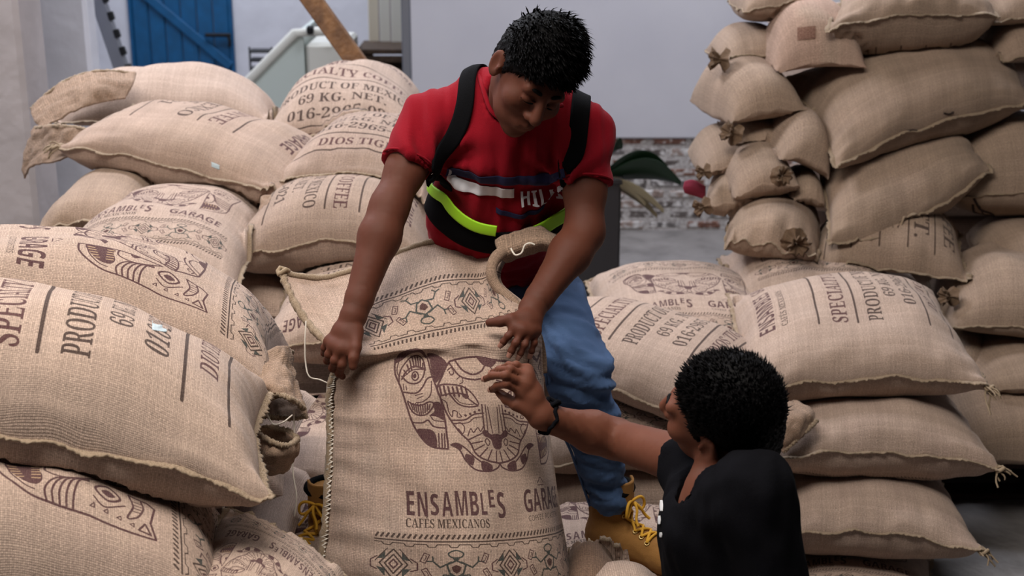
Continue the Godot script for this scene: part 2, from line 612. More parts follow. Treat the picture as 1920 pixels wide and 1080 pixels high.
	stroke(PackedVector2Array(mk([215, 268, 480, 266, 800, 280], j)), w, PLUM)
	fill_poly(curve(mk([270, 275, 460, 280, 455, 330, 475, 430, 440, 490, 370, 470, 300, 380], j), true), PLUM)
	for k in 5:
		stroke(PackedVector2Array([j.call(270 + k * 14, 295 + k * 34), j.call(325 + k * 10, 300 + k * 32)]), 6, Color(0.62, 0.52, 0.4))
		stroke(PackedVector2Array([j.call(460, 295 + k * 34), j.call(415, 300 + k * 34)]), 6, Color(0.62, 0.52, 0.4))
	stroke(curve(mk([265, 275, 300, 400, 370, 500, 430, 530], j)), 5, PLUM)
	stroke(curve(mk([490, 275, 490, 340, 560, 380, 650, 365, 790, 285], j)), w, PLUM)
	fill_poly(curve(mk([575, 275, 635, 278, 620, 305, 590, 312], j), true), PLUM)
	for k in 5:
		stroke(curve(mk([500 + k * 38, 590, 490 + k * 42, 500 - k * 6, 560 + k * 32, 400 - k * 8, 740, 345 - k * 3], j)), w, PLUM)
	stroke(curve(mk([855, 320, 930, 385, 855, 455, 780, 385], j), true), 9, PLUM, true)
	fill_poly(curve(mk([855, 355, 900, 388, 855, 420, 815, 388], j), true), PLUM)
	stroke(curve(mk([770, 460, 840, 515, 960, 430], j)), 6, PLUM)
	stroke(curve(mk([985, 300, 1010, 400, 975, 525, 1040, 480, 1075, 380, 1060, 310], j)), w, PLUM)
	for k in 4:
		stroke(PackedVector2Array([j.call(1010, 340 + k * 34), j.call(1070 - k * 6, 335 + k * 34)]), 5, PLUM)
	for k in 4:
		var tx := 750.0 + k * 80
		stroke(PackedVector2Array(mk([tx, 540 + k * 10, tx + 24, 510 + k * 14, tx + 26, 545 + k * 12], j)), 4, PLUM, true)
	stroke(PackedVector2Array(mk([1045, 590, 1085, 520, 1122, 600], j)), w, PLUM, true)

func worn(mark: float) -> void:                      # threads show through the ink
	for i in range(3, pix.size(), 4):
		if pix[i]:
			pix[i] = int(pix[i] * (mark + (1.0 - mark) * float(hash(i) & 255) / 255.0))

func take_canvas() -> ImageTexture:
	var im := Image.create_from_data(pixw, pixh, false, Image.FORMAT_RGBA8, pix)
	return ImageTexture.create_from_image(im)

func front_print() -> ImageTexture:
	canvas(PW, PH)
	band(400.0, -1.0)
	mask_print()
	# hand lettered: every letter sits a little off the line
	var name_ := "ENSAMBLES"
	var wide := [38, 46, 40, 50, 56, 44, 34, 36, 46]
	var rise := [0, 2, 8, 0, -4, 0, 6, -6, 4]
	var tall := [104, 104, 92, 104, 104, 100, 92, 74, 112]
	var x := 322.0
	for i in 9:
		letters(name_[i], Rect2(x, 1200 + rise[i], wide[i] - 9, tall[i]), PLUM, false)
		x += wide[i] + 2
	letters("CAFÉS MEXICANOS", Rect2(318, 1304, 320, 52), INK)
	letters("GARAGE", Rect2(826, 1200, 322, 100), PLUM, false)
	letters("COFFEE ROASTERS", Rect2(842, 1316, 250, 24), INK, false, false)
	stroke(PackedVector2Array([Vector2(930, 1176), Vector2(952, 1150), Vector2(974, 1176)]), 4, PLUM)
	stroke(PackedVector2Array([Vector2(930, 1186), Vector2(974, 1186)]), 4, PLUM)
	band(1523.0, 1.0)
	worn(0.72)
	return take_canvas()

func back_print() -> ImageTexture:
	canvas(PW, PH)
	letters("ENSAMBLES", Rect2(270, 250, 560, 140), PLUM, false)
	letters("CAFÉS MEXICANOS", Rect2(270, 420, 460, 62), INK)
	letters("GARAGE", Rect2(900, 262, 270, 120), PLUM, false)
	for y in [690, 955, 1455, 1650]:
		stroke(PackedVector2Array([Vector2(205, y), Vector2(1235, y)]), 13, INK)
	letters("SPECIALTY COFFEE", Rect2(215, 785, 1010, 108), Color(0.24, 0.08, 0.12))
	letters("PRODUCT OF MEXICO", Rect2(215, 1030, 1010, 100), INK)
	letters("69 KG. NET.", Rect2(420, 1170, 600, 86), INK)
	letters("016-2965-021", Rect2(350, 1300, 740, 94), INK)
	letters("DIOS TIGRE", Rect2(420, 1515, 600, 84), Color(0.24, 0.08, 0.12))
	worn(0.72)
	return take_canvas()

func trade_print() -> ImageTexture:                    # the older sacks of the tall pile
	canvas(720, 960)
	letters("PRODUCT", Rect2(110, 700, 500, 62), INK)
	letters("Certified", Rect2(150, 560, 420, 58), INK, true, false)
	letters("Organic", Rect2(170, 430, 380, 60), INK, true, false)
	letters("KG. NET.", Rect2(140, 300, 440, 74), INK)
	letters("COFFEE", Rect2(140, 150, 440, 74), INK)
	for y in [270, 400, 530, 660, 800]:
		stroke(PackedVector2Array([Vector2(90, y), Vector2(630, y)]), 8, INK)
	worn(0.6)
	return take_canvas()

func weave(size: int, threads: int, seed_: int) -> Array:   # [colour, normal map] of a plain weave that repeats
	var r := RandomNumberGenerator.new()
	r.seed = seed_
	var warp := PackedFloat32Array()
	var weft := PackedFloat32Array()
	for i in threads:
		warp.append(r.randf_range(0.93, 1.06))
		weft.append(r.randf_range(0.93, 1.06))
	var nz := FastNoiseLite.new()
	nz.seed = seed_
	nz.frequency = 0.035
	nz.fractal_octaves = 2
	var im := nz.get_seamless_image(size, size)
	im.convert(Image.FORMAT_L8)
	var soft := im.get_data()
	var col := PackedByteArray()
	col.resize(size * size * 3)
	var hgt := PackedByteArray()
	hgt.resize(size * size)
	var ts := float(threads) / size
	var swell := PackedFloat32Array()                  # |sin| of a thread's width, by pixel
	for i in size:
		swell.append(absf(sin(PI * i * ts)))
	for y in size:
		var ty := y * ts
		var jy := int(ty)
		var sy := swell[y]
		for x in size:
			var tx := x * ts
			var jx := int(tx)
			var sx := swell[x]
			var over := (jx + jy) % 2 == 0
			var h: float = 0.35 + 0.65 * (sx * (0.45 + 0.55 * sy) if over else sy * (0.45 + 0.55 * sx))
			var o := y * size + x
			var n := soft[o] / 255.0
			var c: float = (warp[jx] if over else weft[jy]) * (0.66 + 0.34 * h) * (0.90 + 0.20 * n)
			hgt[o] = int(255.0 * clampf(h * (0.7 + 0.4 * n), 0, 1))
			var v := clampf(c, 0.0, 1.25)
			o *= 3
			col[o] = int(minf(255.0, 188.0 * v))
			col[o + 1] = int(minf(255.0, 165.0 * v))
			col[o + 2] = int(minf(255.0, 149.0 * v))
	# slubs: dark and pale bits of bark in the yarn
	for k in 620:
		var x := r.randi_range(0, size - 1)
		var y := r.randi_range(0, size - 1)
		var along := r.randf() < 0.5
		var dark := r.randf() < 0.6
		var n := r.randi_range(3, 14)
		for i in n:
			for w in r.randi_range(1, 3):
				var xx := posmod(x + (i if along else w), size)
				var yy := posmod(y + (w if along else i), size)
				var o := (yy * size + xx) * 3
				for q in 3:
					col[o + q] = int(col[o + q] * 0.55) if dark else mini(255, int(col[o + q] * 1.25 + 8))
	var ci := Image.create_from_data(size, size, false, Image.FORMAT_RGB8, col)
	var hi := Image.create_from_data(size, size, false, Image.FORMAT_L8, hgt)
	hi.convert(Image.FORMAT_RGBA8)
	hi.bump_map_to_normal_map(5.0)
	return [ImageTexture.create_from_image(ci), ImageTexture.create_from_image(hi)]

func sackcloth(w: Array, print_: Texture2D) -> StandardMaterial3D:
	var m := mat(Color.WHITE, 0.92)
	m.albedo_texture = w[0]
	m.normal_enabled = true
	m.normal_texture = w[1]
	m.normal_scale = 0.65
	m.vertex_color_use_as_albedo = true
	m.rim_enabled = true
	m.rim = 0.15
	m.rim_tint = 0.6
	m.metallic_specular = 0.25
	if print_:
		m.detail_enabled = true
		m.detail_albedo = print_
		m.detail_uv_layer = BaseMaterial3D.DETAIL_UV_2
		m.detail_blend_mode = BaseMaterial3D.BLEND_MODE_MIX
	return m

func tri_mat(c: Color, rough: float, ramp: Array, freq: float, scale_: float, bump := 0.0, seed_ := 1) -> StandardMaterial3D:
	var m := mat(c, rough)
	m.uv1_triplanar = true
	m.uv1_world_triplanar = true
	m.uv1_scale = Vector3.ONE * scale_
	if ramp.size():
		m.albedo_texture = noise_tex(seed_, freq, ramp)
	if bump > 0.0:
		m.normal_enabled = true
		m.normal_texture = noise_tex(seed_ + 1, freq * 3.0, [], 512, 4, true)
		m.normal_scale = bump
	return m

func make_materials() -> void:
	var w := weave(704, 44, 5)
	M.front = sackcloth(w, front_print())
	M.back = sackcloth(w, back_print())
	M.trade = sackcloth(w, trade_print())
	M.plain = sackcloth(w, null)
	M.old = sackcloth(w, null)
	M.old.albedo_color = Color(0.84, 0.81, 0.77)
	M.shaded_neck = M.old.duplicate()
	M.shaded_neck.albedo_color = Color(0.62, 0.58, 0.52)  # shade of the open sack mouths is put into this darker cloth
	M.roll = M.old.duplicate()
	M.roll.uv1_scale = Vector3(6.7, 6.7, 1)
	var s := mat(Color(0.72, 0.65, 0.57), 0.95)
	s.albedo_texture = noise_tex(9, 0.09, [[0.0, Color(0.55, 0.5, 0.43)], [1.0, Color(1, 1, 1)]], 256)
	s.uv1_scale = Vector3(9, 30, 1)
	s.rim_enabled = true
	s.rim = 0.3
	M.seam = s
	M.thread = mat(Color(0.86, 0.83, 0.78), 0.9)
	M.twine = mat(Color(0.56, 0.49, 0.40), 0.95)
	M.ink = mat(Color(0.15, 0.085, 0.08), 0.9)
	M.stamp = mat(Color(0.75, 0.62, 0.55), 0.9)
	M.stamp.albedo_texture = noise_tex(83, 0.06, [[0.0, Color(0.28, 0.17, 0.16)], [0.52, Color(0.36, 0.22, 0.2)], [0.6, Color(0.9, 0.85, 0.8)], [1.0, Color(1, 1, 1)]], 128)
	M.stamp.uv1_scale = Vector3(3, 3, 1)
	M.sticker = mat(Color(0.82, 0.86, 0.87), 0.5)
	M.sticker.uv1_scale = Vector3(5, 5, 1)
	M.sticker.albedo_texture = noise_tex(81, 0.05, [[0.0, Color(0.4, 0.5, 0.55)], [0.42, Color(0.6, 0.7, 0.72)], [0.5, Color(1, 1, 1)], [1.0, Color(1, 1, 1)]], 128)
	M.white_metal = mat(Color(0.86, 0.87, 0.88), 0.4, 0.0)
	M.paint = tri_mat(Color(0.84, 0.84, 0.87), 0.75, [[0.0, Color(0.93, 0.93, 0.93)], [1.0, Color(1, 1, 1)]], 0.01, 0.4, 0.1, 21)
	M.unseen_shell = tri_mat(Color(0.36, 0.36, 0.37), 0.9, [], 0.01, 0.5)  # unseen ceiling and walls, kept dark to lower the bounce light
	M.panel = tri_mat(Color(0.72, 0.72, 0.75), 0.7, [[0.0, Color(0.95, 0.95, 0.96)], [1.0, Color(1, 1, 1)]], 0.008, 0.3, 0.0, 25)
	M.greywall = tri_mat(Color(0.70, 0.67, 0.67), 0.85, [[0.0, Color(0.92, 0.92, 0.92)], [1.0, Color(1, 1, 1)]], 0.01, 0.5, 0.1, 27)
	M.concrete = tri_mat(Color(0.53, 0.515, 0.51), 0.55, [[0.0, Color(0.72, 0.72, 0.72)], [0.45, Color(0.9, 0.9, 0.9)], [1.0, Color(1, 1, 1)]], 0.012, 0.55, 0.25, 31)
	M.mortar = tri_mat(Color(0.74, 0.73, 0.73), 0.95, [[0.0, Color(0.7, 0.68, 0.67)], [1.0, Color(1, 1, 1)]], 0.03, 2.0, 0.6, 33)
	M.bricks = []
	var tones := [Color(0.44, 0.30, 0.25), Color(0.36, 0.33, 0.32), Color(0.49, 0.38, 0.33), Color(0.41, 0.39, 0.39), Color(0.55, 0.48, 0.45)]
	for i in tones.size():
		var chalk := Color(0.68, 0.67, 0.67)
		var cut: float = [0.62, 0.60, 0.56, 0.52, 0.47][i]
		var b := tri_mat(Color(0.95, 0.95, 0.95), 0.95, [[0.0, tones[i] * Color(0.7, 0.7, 0.7)], [cut - 0.08, tones[i]], [cut + 0.1, chalk], [1.0, Color(0.86, 0.85, 0.85)]], 0.012, 2.2, 0.5, 40 + i * 3)
		b.uv1_offset = Vector3(i * 0.37, i * 0.21, 0)
		M.bricks.append(b)
	M.wood = tri_mat(Color(0.52, 0.37, 0.22), 0.75, [[0.0, Color(0.55, 0.5, 0.45)], [1.0, Color(1, 1, 1)]], 0.02, 1.2, 0.3, 61)
	M.darkwood = tri_mat(Color(0.30, 0.23, 0.17), 0.8, [[0.0, Color(0.6, 0.56, 0.5)], [1.0, Color(1, 1, 1)]], 0.02, 1.5, 0.3, 63)
	M.bluepaint = tri_mat(Color(0.0, 0.33, 0.52), 0.5, [[0.0, Color(0.8, 0.85, 0.85)], [1.0, Color(1, 1, 1)]], 0.012, 1.2, 0.1, 65)
	M.iron = mat(Color(0.06, 0.06, 0.07), 0.5, 0.4)
	M.steel = mat(Color(0.50, 0.51, 0.54), 0.45, 0.6)
	M.pale = mat(Color(0.73, 0.77, 0.75), 0.45)
	M.palewhite = mat(Color(0.80, 0.80, 0.77), 0.5)
	M.cloth_white = mat(Color(0.82, 0.81, 0.79), 0.9)
	M.cream = mat(Color(0.80, 0.77, 0.70), 0.7)
	M.redwood = tri_mat(Color(0.22, 0.10, 0.08), 0.8, [[0.0, Color(0.6, 0.56, 0.5)], [1.0, Color(1, 1, 1)]], 0.02, 1.5, 0.3, 67)
	M.charcoal = mat(Color(0.16, 0.15, 0.16), 0.6)

# ---------------------------------------------------------------- sacks

func cell(p: Vector3) -> Vector2i:
	return Vector2i(int(floor(p.x / 0.02)), int(floor(p.z / 0.02)))

func below(p: Vector3) -> float:
	return ground.get(cell(p), 0.0)

func lay(p: Vector3) -> void:
	var c := cell(p)
	for q in [c, c + Vector2i(1, 0), c + Vector2i(0, 1), c + Vector2i(-1, 0), c + Vector2i(0, -1)]:
		if p.y > ground.get(q, -9.0):
			ground[q] = p.y

func warp(c: float) -> float:                 # place on the pillow of a place on the cloth
	return lerpf(c, sin(c * 1.45) / sin(1.45), 0.55)

func arc_table(half: float, h: float, n: float, e: float) -> PackedFloat32Array:   # places at even steps along the cloth
	var pos := PackedFloat32Array()
	var run := PackedFloat32Array()
	var last := Vector2(0, h)
	var total := 0.0
	for i in 257:
		var x := sin(i / 256.0 * PI / 2.0)
		var p := Vector2(x * half, h * pow(maxf(0.0, 1.0 - pow(x, n)), e))
		total += p.distance_to(last)
		last = p
		pos.append(x)
		run.append(total)
	var out := PackedFloat32Array()
	var k := 0
	for i in 65:
		var want := total * i / 64.0
		while k < 255 and run[k + 1] < want:
			k += 1
		out.append(lerpf(pos[k], pos[k + 1], clampf((want - run[k]) / maxf(run[k + 1] - run[k], 1e-9), 0.0, 1.0)))
	out[64] = 1.0
	return out

func look_up(t: PackedFloat32Array, c: float) -> float:
	var f := absf(c) * 64.0
	var i := mini(int(f), 63)
	return signf(c) * lerpf(t[i], t[i + 1], f - i)

func print_uv(up: String, s: float, t: float) -> Vector2:
	match up:
		"+s": return Vector2((1 - t) / 2, (1 - s) / 2)
		"-s": return Vector2((1 + t) / 2, (1 + s) / 2)
		"+t": return Vector2((1 + s) / 2, (1 - t) / 2)
	return Vector2((1 - s) / 2, (1 + t) / 2)

# A filled sack: two sheets of cloth sewn together along a seam through the corners A (near left), B (near right),
# C (far right) and D (far left); ct and cb are how far the upper and lower sheet swell from the plane of the seam.
func sack(label: String, group: String, sp: Dictionary) -> Node3D:
	var A := pt(sp.A)
	var B := pt(sp.B)
	var away := (B - A).cross(Vector3.UP).normalized() * -1.0
	if away.z > 0.0:
		away = -away
	away = away.rotated(Vector3.UP, deg_to_rad(sp.get("yaw", 0.0)))
	away = (away + Vector3.UP * tan(deg_to_rad(sp.get("tilt", 0.0)))).normalized()
	var w: float = sp.get("w", 0.55)
	var C: Vector3 = pt(sp.C) if sp.has("C") else B + away * w
	var D: Vector3 = pt(sp.D) if sp.has("D") else A + away * w
	var N := ((B - A) + (C - D)).cross((D - A) + (C - B)).normalized()
	var ct: float = sp.get("ct", 0.14)
	var cb: float = sp.get("cb", 0.09)
	var pull_s: float = sp.get("ps", 0.07)
	var pull_t: float = sp.get("pt", 0.09)
	var bend: float = sp.get("bend", 0.03)
	var wr: float = sp.get("wr", 1.0)
	var seed_: float = sp.get("seed", 1.0) * 7.13
	var nu: int = sp.get("n", 44)
	var nv: int = int(nu * 0.72)
	var tint: Color = sp.get("tint", Color(1, 1, 1))
	var up: String = sp.get("up", "+s")
	var off: Vector2 = sp.get("off", Vector2.ZERO)
	var zoom: Vector2 = sp.get("zoom", Vector2.ONE)
	var la := ((B - A).length() + (C - D).length()) * 0.56
	var wa := ((D - A).length() + (C - B).length()) * 0.60
	var conform: bool = sp.get("conform", true)
	var flat: float = sp.get("square", 0.52)
	var rnd: float = sp.get("round", 0.0)
	var ns := lerpf(2.7, 2.1, rnd)
	var nt := lerpf(2.4, 2.1, rnd)
	var along := arc_table(la * 0.45, ct, ns, flat)
	var across := arc_table(wa * 0.42, ct, nt, flat)
	var tops := PackedVector3Array()
	var bots := PackedVector3Array()
	var uv := PackedVector2Array()
	var uv2 := PackedVector2Array()
	var uv2b := PackedVector2Array()
	var col := PackedColorArray()
	for j in nv + 1:
		var tc := j * 2.0 / nv - 1.0
		var tp := look_up(across, tc)
		for i in nu + 1:
			var sc := i * 2.0 / nu - 1.0
			var spos := look_up(along, sc)
			var s := spos * (1.0 - pull_s * (1.0 - tp * tp) * spos * spos) * sqrt(1.0 - rnd * 0.42 * tp * tp)
			var t := tp * (1.0 - pull_t * (1.0 - spos * spos) * tp * tp) * sqrt(1.0 - rnd * 0.42 * spos * spos)
			var p := A * ((1 - s) * (1 - t) / 4) + B * ((1 + s) * (1 - t) / 4) + C * ((1 + s) * (1 + t) / 4) + D * ((1 - s) * (1 + t) / 4)
			var edge := maxf(absf(sc), absf(tc))
			var rip := fine.get_noise_2d(sc * 0.17 + seed_, tc * 0.17 - seed_) * 0.016 * smoothstep(0.55, 1.0, edge) * wr
			p += N * (rip - bend * spos * spos + (bend - 0.0) * 0.4)
			var es := maxf(0.0, 1.0 - pow(absf(spos), ns))
			var et := maxf(0.0, 1.0 - pow(absf(tp), nt))
			var prof := pow(es, flat) * pow(et, flat)
			var l := lump.get_noise_3d(p.x * 0.9 + seed_, p.y, p.z * 0.9)
			var wrk := fine.get_noise_2d(tc * 0.24 + seed_ * 3.0, sc * 0.06) * 0.012 * smoothstep(0.35, 0.95, absf(sc)) * (1.0 - smoothstep(0.93, 1.0, absf(sc)))
			wrk += fine.get_noise_2d(sc * 0.26 - seed_ * 2.0, tc * 0.07) * 0.009 * smoothstep(0.45, 0.95, absf(tc)) * (1.0 - smoothstep(0.93, 1.0, absf(tc)))
			var top := p + N * (ct * prof * (1.0 + 0.16 * l) + wrk * wr)
			var bot := p - N * (cb * prof * (1.0 + 0.12 * l) + wrk * wr * 0.7)
			if conform:
				var g := below(bot)
				var push := g + 0.001 - bot.y
				if push > 0.0 and push < sp.get("give", 0.10):
					bot.y += push
					if prof < 0.02:
						top.y = bot.y
					else:
						top.y = maxf(top.y, bot.y + 0.02 * minf(1.0, prof * 4.0))
			tops.append(top)
			bots.append(bot)
			uv.append(Vector2(sc * la / 2 + seed_, tc * wa / 2) / 0.15)
			var q := print_uv(up, sc, tc)
			uv2.append((q - Vector2(0.5, 0.5)) * zoom + Vector2(0.5, 0.5) + off)
			var qb := print_uv(sp.get("upb", "-t"), sc, tc)
			uv2b.append(qb + sp.get("offb", Vector2.ZERO))
			var v := 1.0 + 0.13 * lump.get_noise_3d(p.x * 2.4 - seed_, p.y * 2.0, p.z * 2.4)
			col.append(Color(tint.r * v, tint.g * v * (0.995 + 0.01 * l), tint.b * v))
	# edges of the two sheets meet in the seam
	for j in nv + 1:
		for i in nu + 1:
			if i == 0 or j == 0 or i == nu or j == nv:
				var k := j * (nu + 1) + i
				if bots[k].y > tops[k].y:
					tops[k] = bots[k]
				bots[k] = tops[k]
	for p in tops:
		lay(p)
	var lo := Vector3(1e9, 1e9, 1e9)
	var hi := -lo
	for p in bots:
		lo = lo.min(p)
		hi = hi.max(p)
	var origin := Vector3((lo.x + hi.x) / 2, lo.y, (lo.z + hi.z) / 2)
	var o := thing("burlap_sack", label, "sack", origin, group)
	for k in tops.size():
		tops[k] -= origin
		bots[k] -= origin
	var m := ArrayMesh.new()
	surface(m, tops, grid_index(nu, nv), uv, uv2, col)
	surface(m, bots, grid_index(nu, nv, true), uv, uv2b, col)
	# smooth the shading across the seam a little less than across the cloth: normals stay apart there
	var mi := put("cloth", m, null, o)
	m.surface_set_material(0, M[sp.get("mat", "plain")])
	m.surface_set_material(1, M[sp.get("matb", "plain")])
	# the sewn selvage stands out from the edge as a frayed rib
	if sp.get("seam", true):
		var ring := []
		var inner := []
		for i in nu: ring.append(i)
		for j in nv: ring.append(j * (nu + 1) + nu)
		for i in nu: ring.append(nv * (nu + 1) + nu - i)
		for j in nv: ring.append((nv - j) * (nu + 1))
		var mid := Vector3.ZERO
		for k in ring:
			mid += tops[k] / ring.size()
		var line := []
		var n := ring.size()
		var sub: int = sp.get("sub", 2)
		for q in n:
			var a: Vector3 = tops[ring[q]]
			var b: Vector3 = tops[ring[(q + 1) % n]]
			for u in sub:
				line.append(a.lerp(b, float(u) / sub))
		put("seam", selvage(line, mid, N, sp.get("hem", 0.011), sp.get("fray", 0.35)), M.seam, o)
	for k in sp.get("tufts", []):
		var corner: Vector3 = [A, B, C, D][k]
		var kk: int = [0, nu, (nu + 1) * (nv + 1) - 1, (nu + 1) * nv][k]
		corner = tops[kk]
		var out := corner - (tops[(nu + 1) * (nv / 2) + nu / 2])
		out.y = 0
		put("thread_tuft", tuft(corner, out.normalized(), sp.get("tuft", 0.05)), M.twine, o)
	for z in sp.get("ties", []):          # [px, py, d, direction x, y, z, size]
		var p := at(z[0], z[1], z[2]) - origin
		put("gathered_neck", ruffle(p, Vector3(z[3], z[4], z[5]).normalized(), z[6]), M.shaded_neck, o)
	for z in sp.get("tags", []):           # a small printed sticker, its corners [px, py, d]
		var rows := []
		for j in 4:
			var r := []
			for i in 4:
				r.append(pierce(z[0] + z[2] * (i / 3.0 - 0.5), z[1] + z[3] * (j / 3.0 - 0.5) + z[4] * (i / 3.0 - 0.5), tops, bots, nu, nv, origin))
			rows.append(r)
		put("sticker" if z.size() < 6 else "stamp", sheet(rows, 6, 6, 0.001, 1.0, 0.001), M.sticker if z.size() < 6 else M.stamp, o)
	for z in sp.get("marks", []):          # strokes of ink, each [width, x, y, x, y ...] in the photograph
		var line := []
		var q := []
		for i in range(1, z.size(), 2):
			q.append(Vector3(z[i], z[i + 1], 0))
		for i in 8 * (q.size() - 1) + 1:
			var c := catmull(q, i / float(8 * (q.size() - 1)))
			var h := pierce(c.x, c.y, tops, bots, nu, nv, origin, 8)
			if h != Vector3.INF:
				line.append(h)
		if line.size() < 3:
			continue
		put("ink_mark", tube(line, z[0], 6), M.ink, o)
	for z in sp.get("threads", []):
		var q := []
		for p in z:
			q.append(pt(p) - origin)
		var tl := []
		for i in 28:
			tl.append(catmull(q, i / 27.0))
		put("loose_thread", tube(tl, 0.0018, 5, 0.2), M.thread, o)
	for z in sp.get("flaps", []):          # rows of [px, py, d]
		var rows := []
		for r in z:
			var line := []
			for p in r:
				line.append(pt(p) - origin)
			rows.append(line)
		var fl := put("mouth_flap", sheet(rows, 26, 18, 0.006, 1.2, 0.010), M.old, o)
		var edge := []
		for i in 61:
			edge.append(catmull(rows[0], i / 60.0))
		put("hem", tube(edge, 0.006, 7, 0.4), M.seam, fl)
	return o

func pierce(px: float, py: float, tops: PackedVector3Array, bots: PackedVector3Array, nu: int, nv: int, origin: Vector3, tries := 0) -> Vector3:
	var from := EYE - origin                  # where the line of sight through a place in the photograph meets the cloth
	var dir := (at(px, py, 5.0) - EYE).normalized()
	var best := Vector3.INF
	var near := 1e9
	for side in 2:
		var v := tops if side == 0 else bots
		for j in nv:
			for i in nu:
				var k := j * (nu + 1) + i
				for t in 2:
					var hit: Variant = Geometry3D.ray_intersects_triangle(from, dir, v[k] if t == 0 else v[k + nu + 2], v[k + 1], v[k + nu + 1])
					if hit != null and from.distance_to(hit) < near:
						near = from.distance_to(hit)
						best = hit
	if best == Vector3.INF:                  # just past the crest: come back a little
		return pierce(px, py + 4.0, tops, bots, nu, nv, origin, tries + 1) if tries < 8 else best
	return best - dir * 0.0018

func selvage(line: Array, mid: Vector3, N: Vector3, reach: float, fray: float) -> ArrayMesh:
	var v := PackedVector3Array()
	var idx := PackedInt32Array()
	var uv := PackedVector2Array()
	var n := line.size()
	var run := 0.0
	for i in n:
		var p: Vector3 = line[i]
		var t: Vector3 = (line[(i + 1) % n] - line[(i - 1 + n) % n]).normalized()
		var out := t.cross(N).normalized()
		if out.dot(p - mid) < 0:
			out = -out
		var r := reach * (1.0 + 0.9 * fine.get_noise_2d(run * 0.8, reach * 900.0) + fray * rng.randf_range(-0.8, 0.8))
		var h := 0.0034 * (1.0 + fray * rng.randf_range(-0.7, 0.7))
		var lift := N * rng.randf_range(-0.0015, 0.0015)
		v.append_array([p - out * 0.005 - N * 0.001, p + N * h, p + out * r * 0.7 + N * h * 0.8 + lift, p + out * r + lift, p + out * r * 0.7 - N * h * 0.8 + lift, p - N * h])
		for k in 6:
			uv.append(Vector2(run, k * 0.006))
		run += p.distance_to(line[(i + 1) % n])
	for i in n:
		for k in 6:
			var a := i * 6 + k
			var b := i * 6 + (k + 1) % 6
			var c := ((i + 1) % n) * 6 + k
			var d := ((i + 1) % n) * 6 + (k + 1) % 6
			if N.dot(Vector3.UP) >= -2.0:
				idx.append_array([a, b, c, b, d, c])
	# wind it outwards whichever way the line runs
	var test := (v[idx[2]] - v[idx[0]]).cross(v[idx[1]] - v[idx[0]])
	if test.dot((v[0] + v[1]) / 2 - (v[3] + v[0]) / 2) < 0:
		for i in range(0, idx.size(), 3):
			var q := idx[i]
			idx[i] = idx[i + 1]
			idx[i + 1] = q
	return finish(v, idx, uv)

func tuft(p: Vector3, out: Vector3, size: float) -> ArrayMesh:
	var v := PackedVector3Array()
	var idx := PackedInt32Array()
	var uv := PackedVector2Array()
	for k in 9:
		var d := (out + Vector3(rng.randf_range(-0.8, 0.8), rng.randf_range(-0.5, 0.7), rng.randf_range(-0.8, 0.8))).normalized()
		var l := size * rng.randf_range(0.5, 1.3)
		var pts := []
		for i in 7:
			var u := i / 6.0
			pts.append(p - out * 0.012 + d * l * u + Vector3(sin(u * 5 + k) * 0.006, -u * u * l * 0.7, cos(u * 4 + k) * 0.006))
		tube_into(v, idx, uv, pts, 0.0026, 5, 0.2)
	var knot := []
	for i in 9:
		var a := i * TAU / 8
		knot.append(p + Vector3(cos(a) * 0.012, sin(a * 2) * 0.006, sin(a) * 0.012))
	tube_into(v, idx, uv, knot, 0.0055, 6, 0.2)
	return finish(v, idx, uv)

func ruffle(p: Vector3, dir: Vector3, size: float) -> ArrayMesh:
	var v := PackedVector3Array()
	var idx := PackedInt32Array()
	var uv := PackedVector2Array()
	var a := dir.cross(Vector3.UP if absf(dir.y) < 0.8 else Vector3.RIGHT).normalized()
	var b := a.cross(dir)
	var rings := [[-0.5, 1.0], [-0.25, 0.55], [0.0, 0.26], [0.12, 0.3], [0.4, 0.6], [0.72, 0.8], [0.70, 0.62], [0.35, 0.34], [0.1, 0.05]]
	var n := 40
	for r in rings.size():
		for k in n:
			var ang := TAU * k / n
			var wav: float = 1.0 + (0.17 * sin(ang * 9 + 1.0) + 0.10 * sin(ang * 13 + 2.0)) * (1.0 if rings[r][0] > -0.3 else 0.2)
			var rad: float = rings[r][1] * size * wav
			v.append(p + dir * (rings[r][0] * size + 0.1 * size * sin(ang * 5)) + a * cos(ang) * rad + b * sin(ang) * rad)
			uv.append(Vector2(k * 0.05, r * 0.1))
	for r in rings.size() - 1:
		for k in n:
			var q := r * n + k
			var q2 := r * n + (k + 1) % n
			idx.append_array([q, q + n, q2, q2, q + n, q2 + n])
	return finish(v, idx, uv)

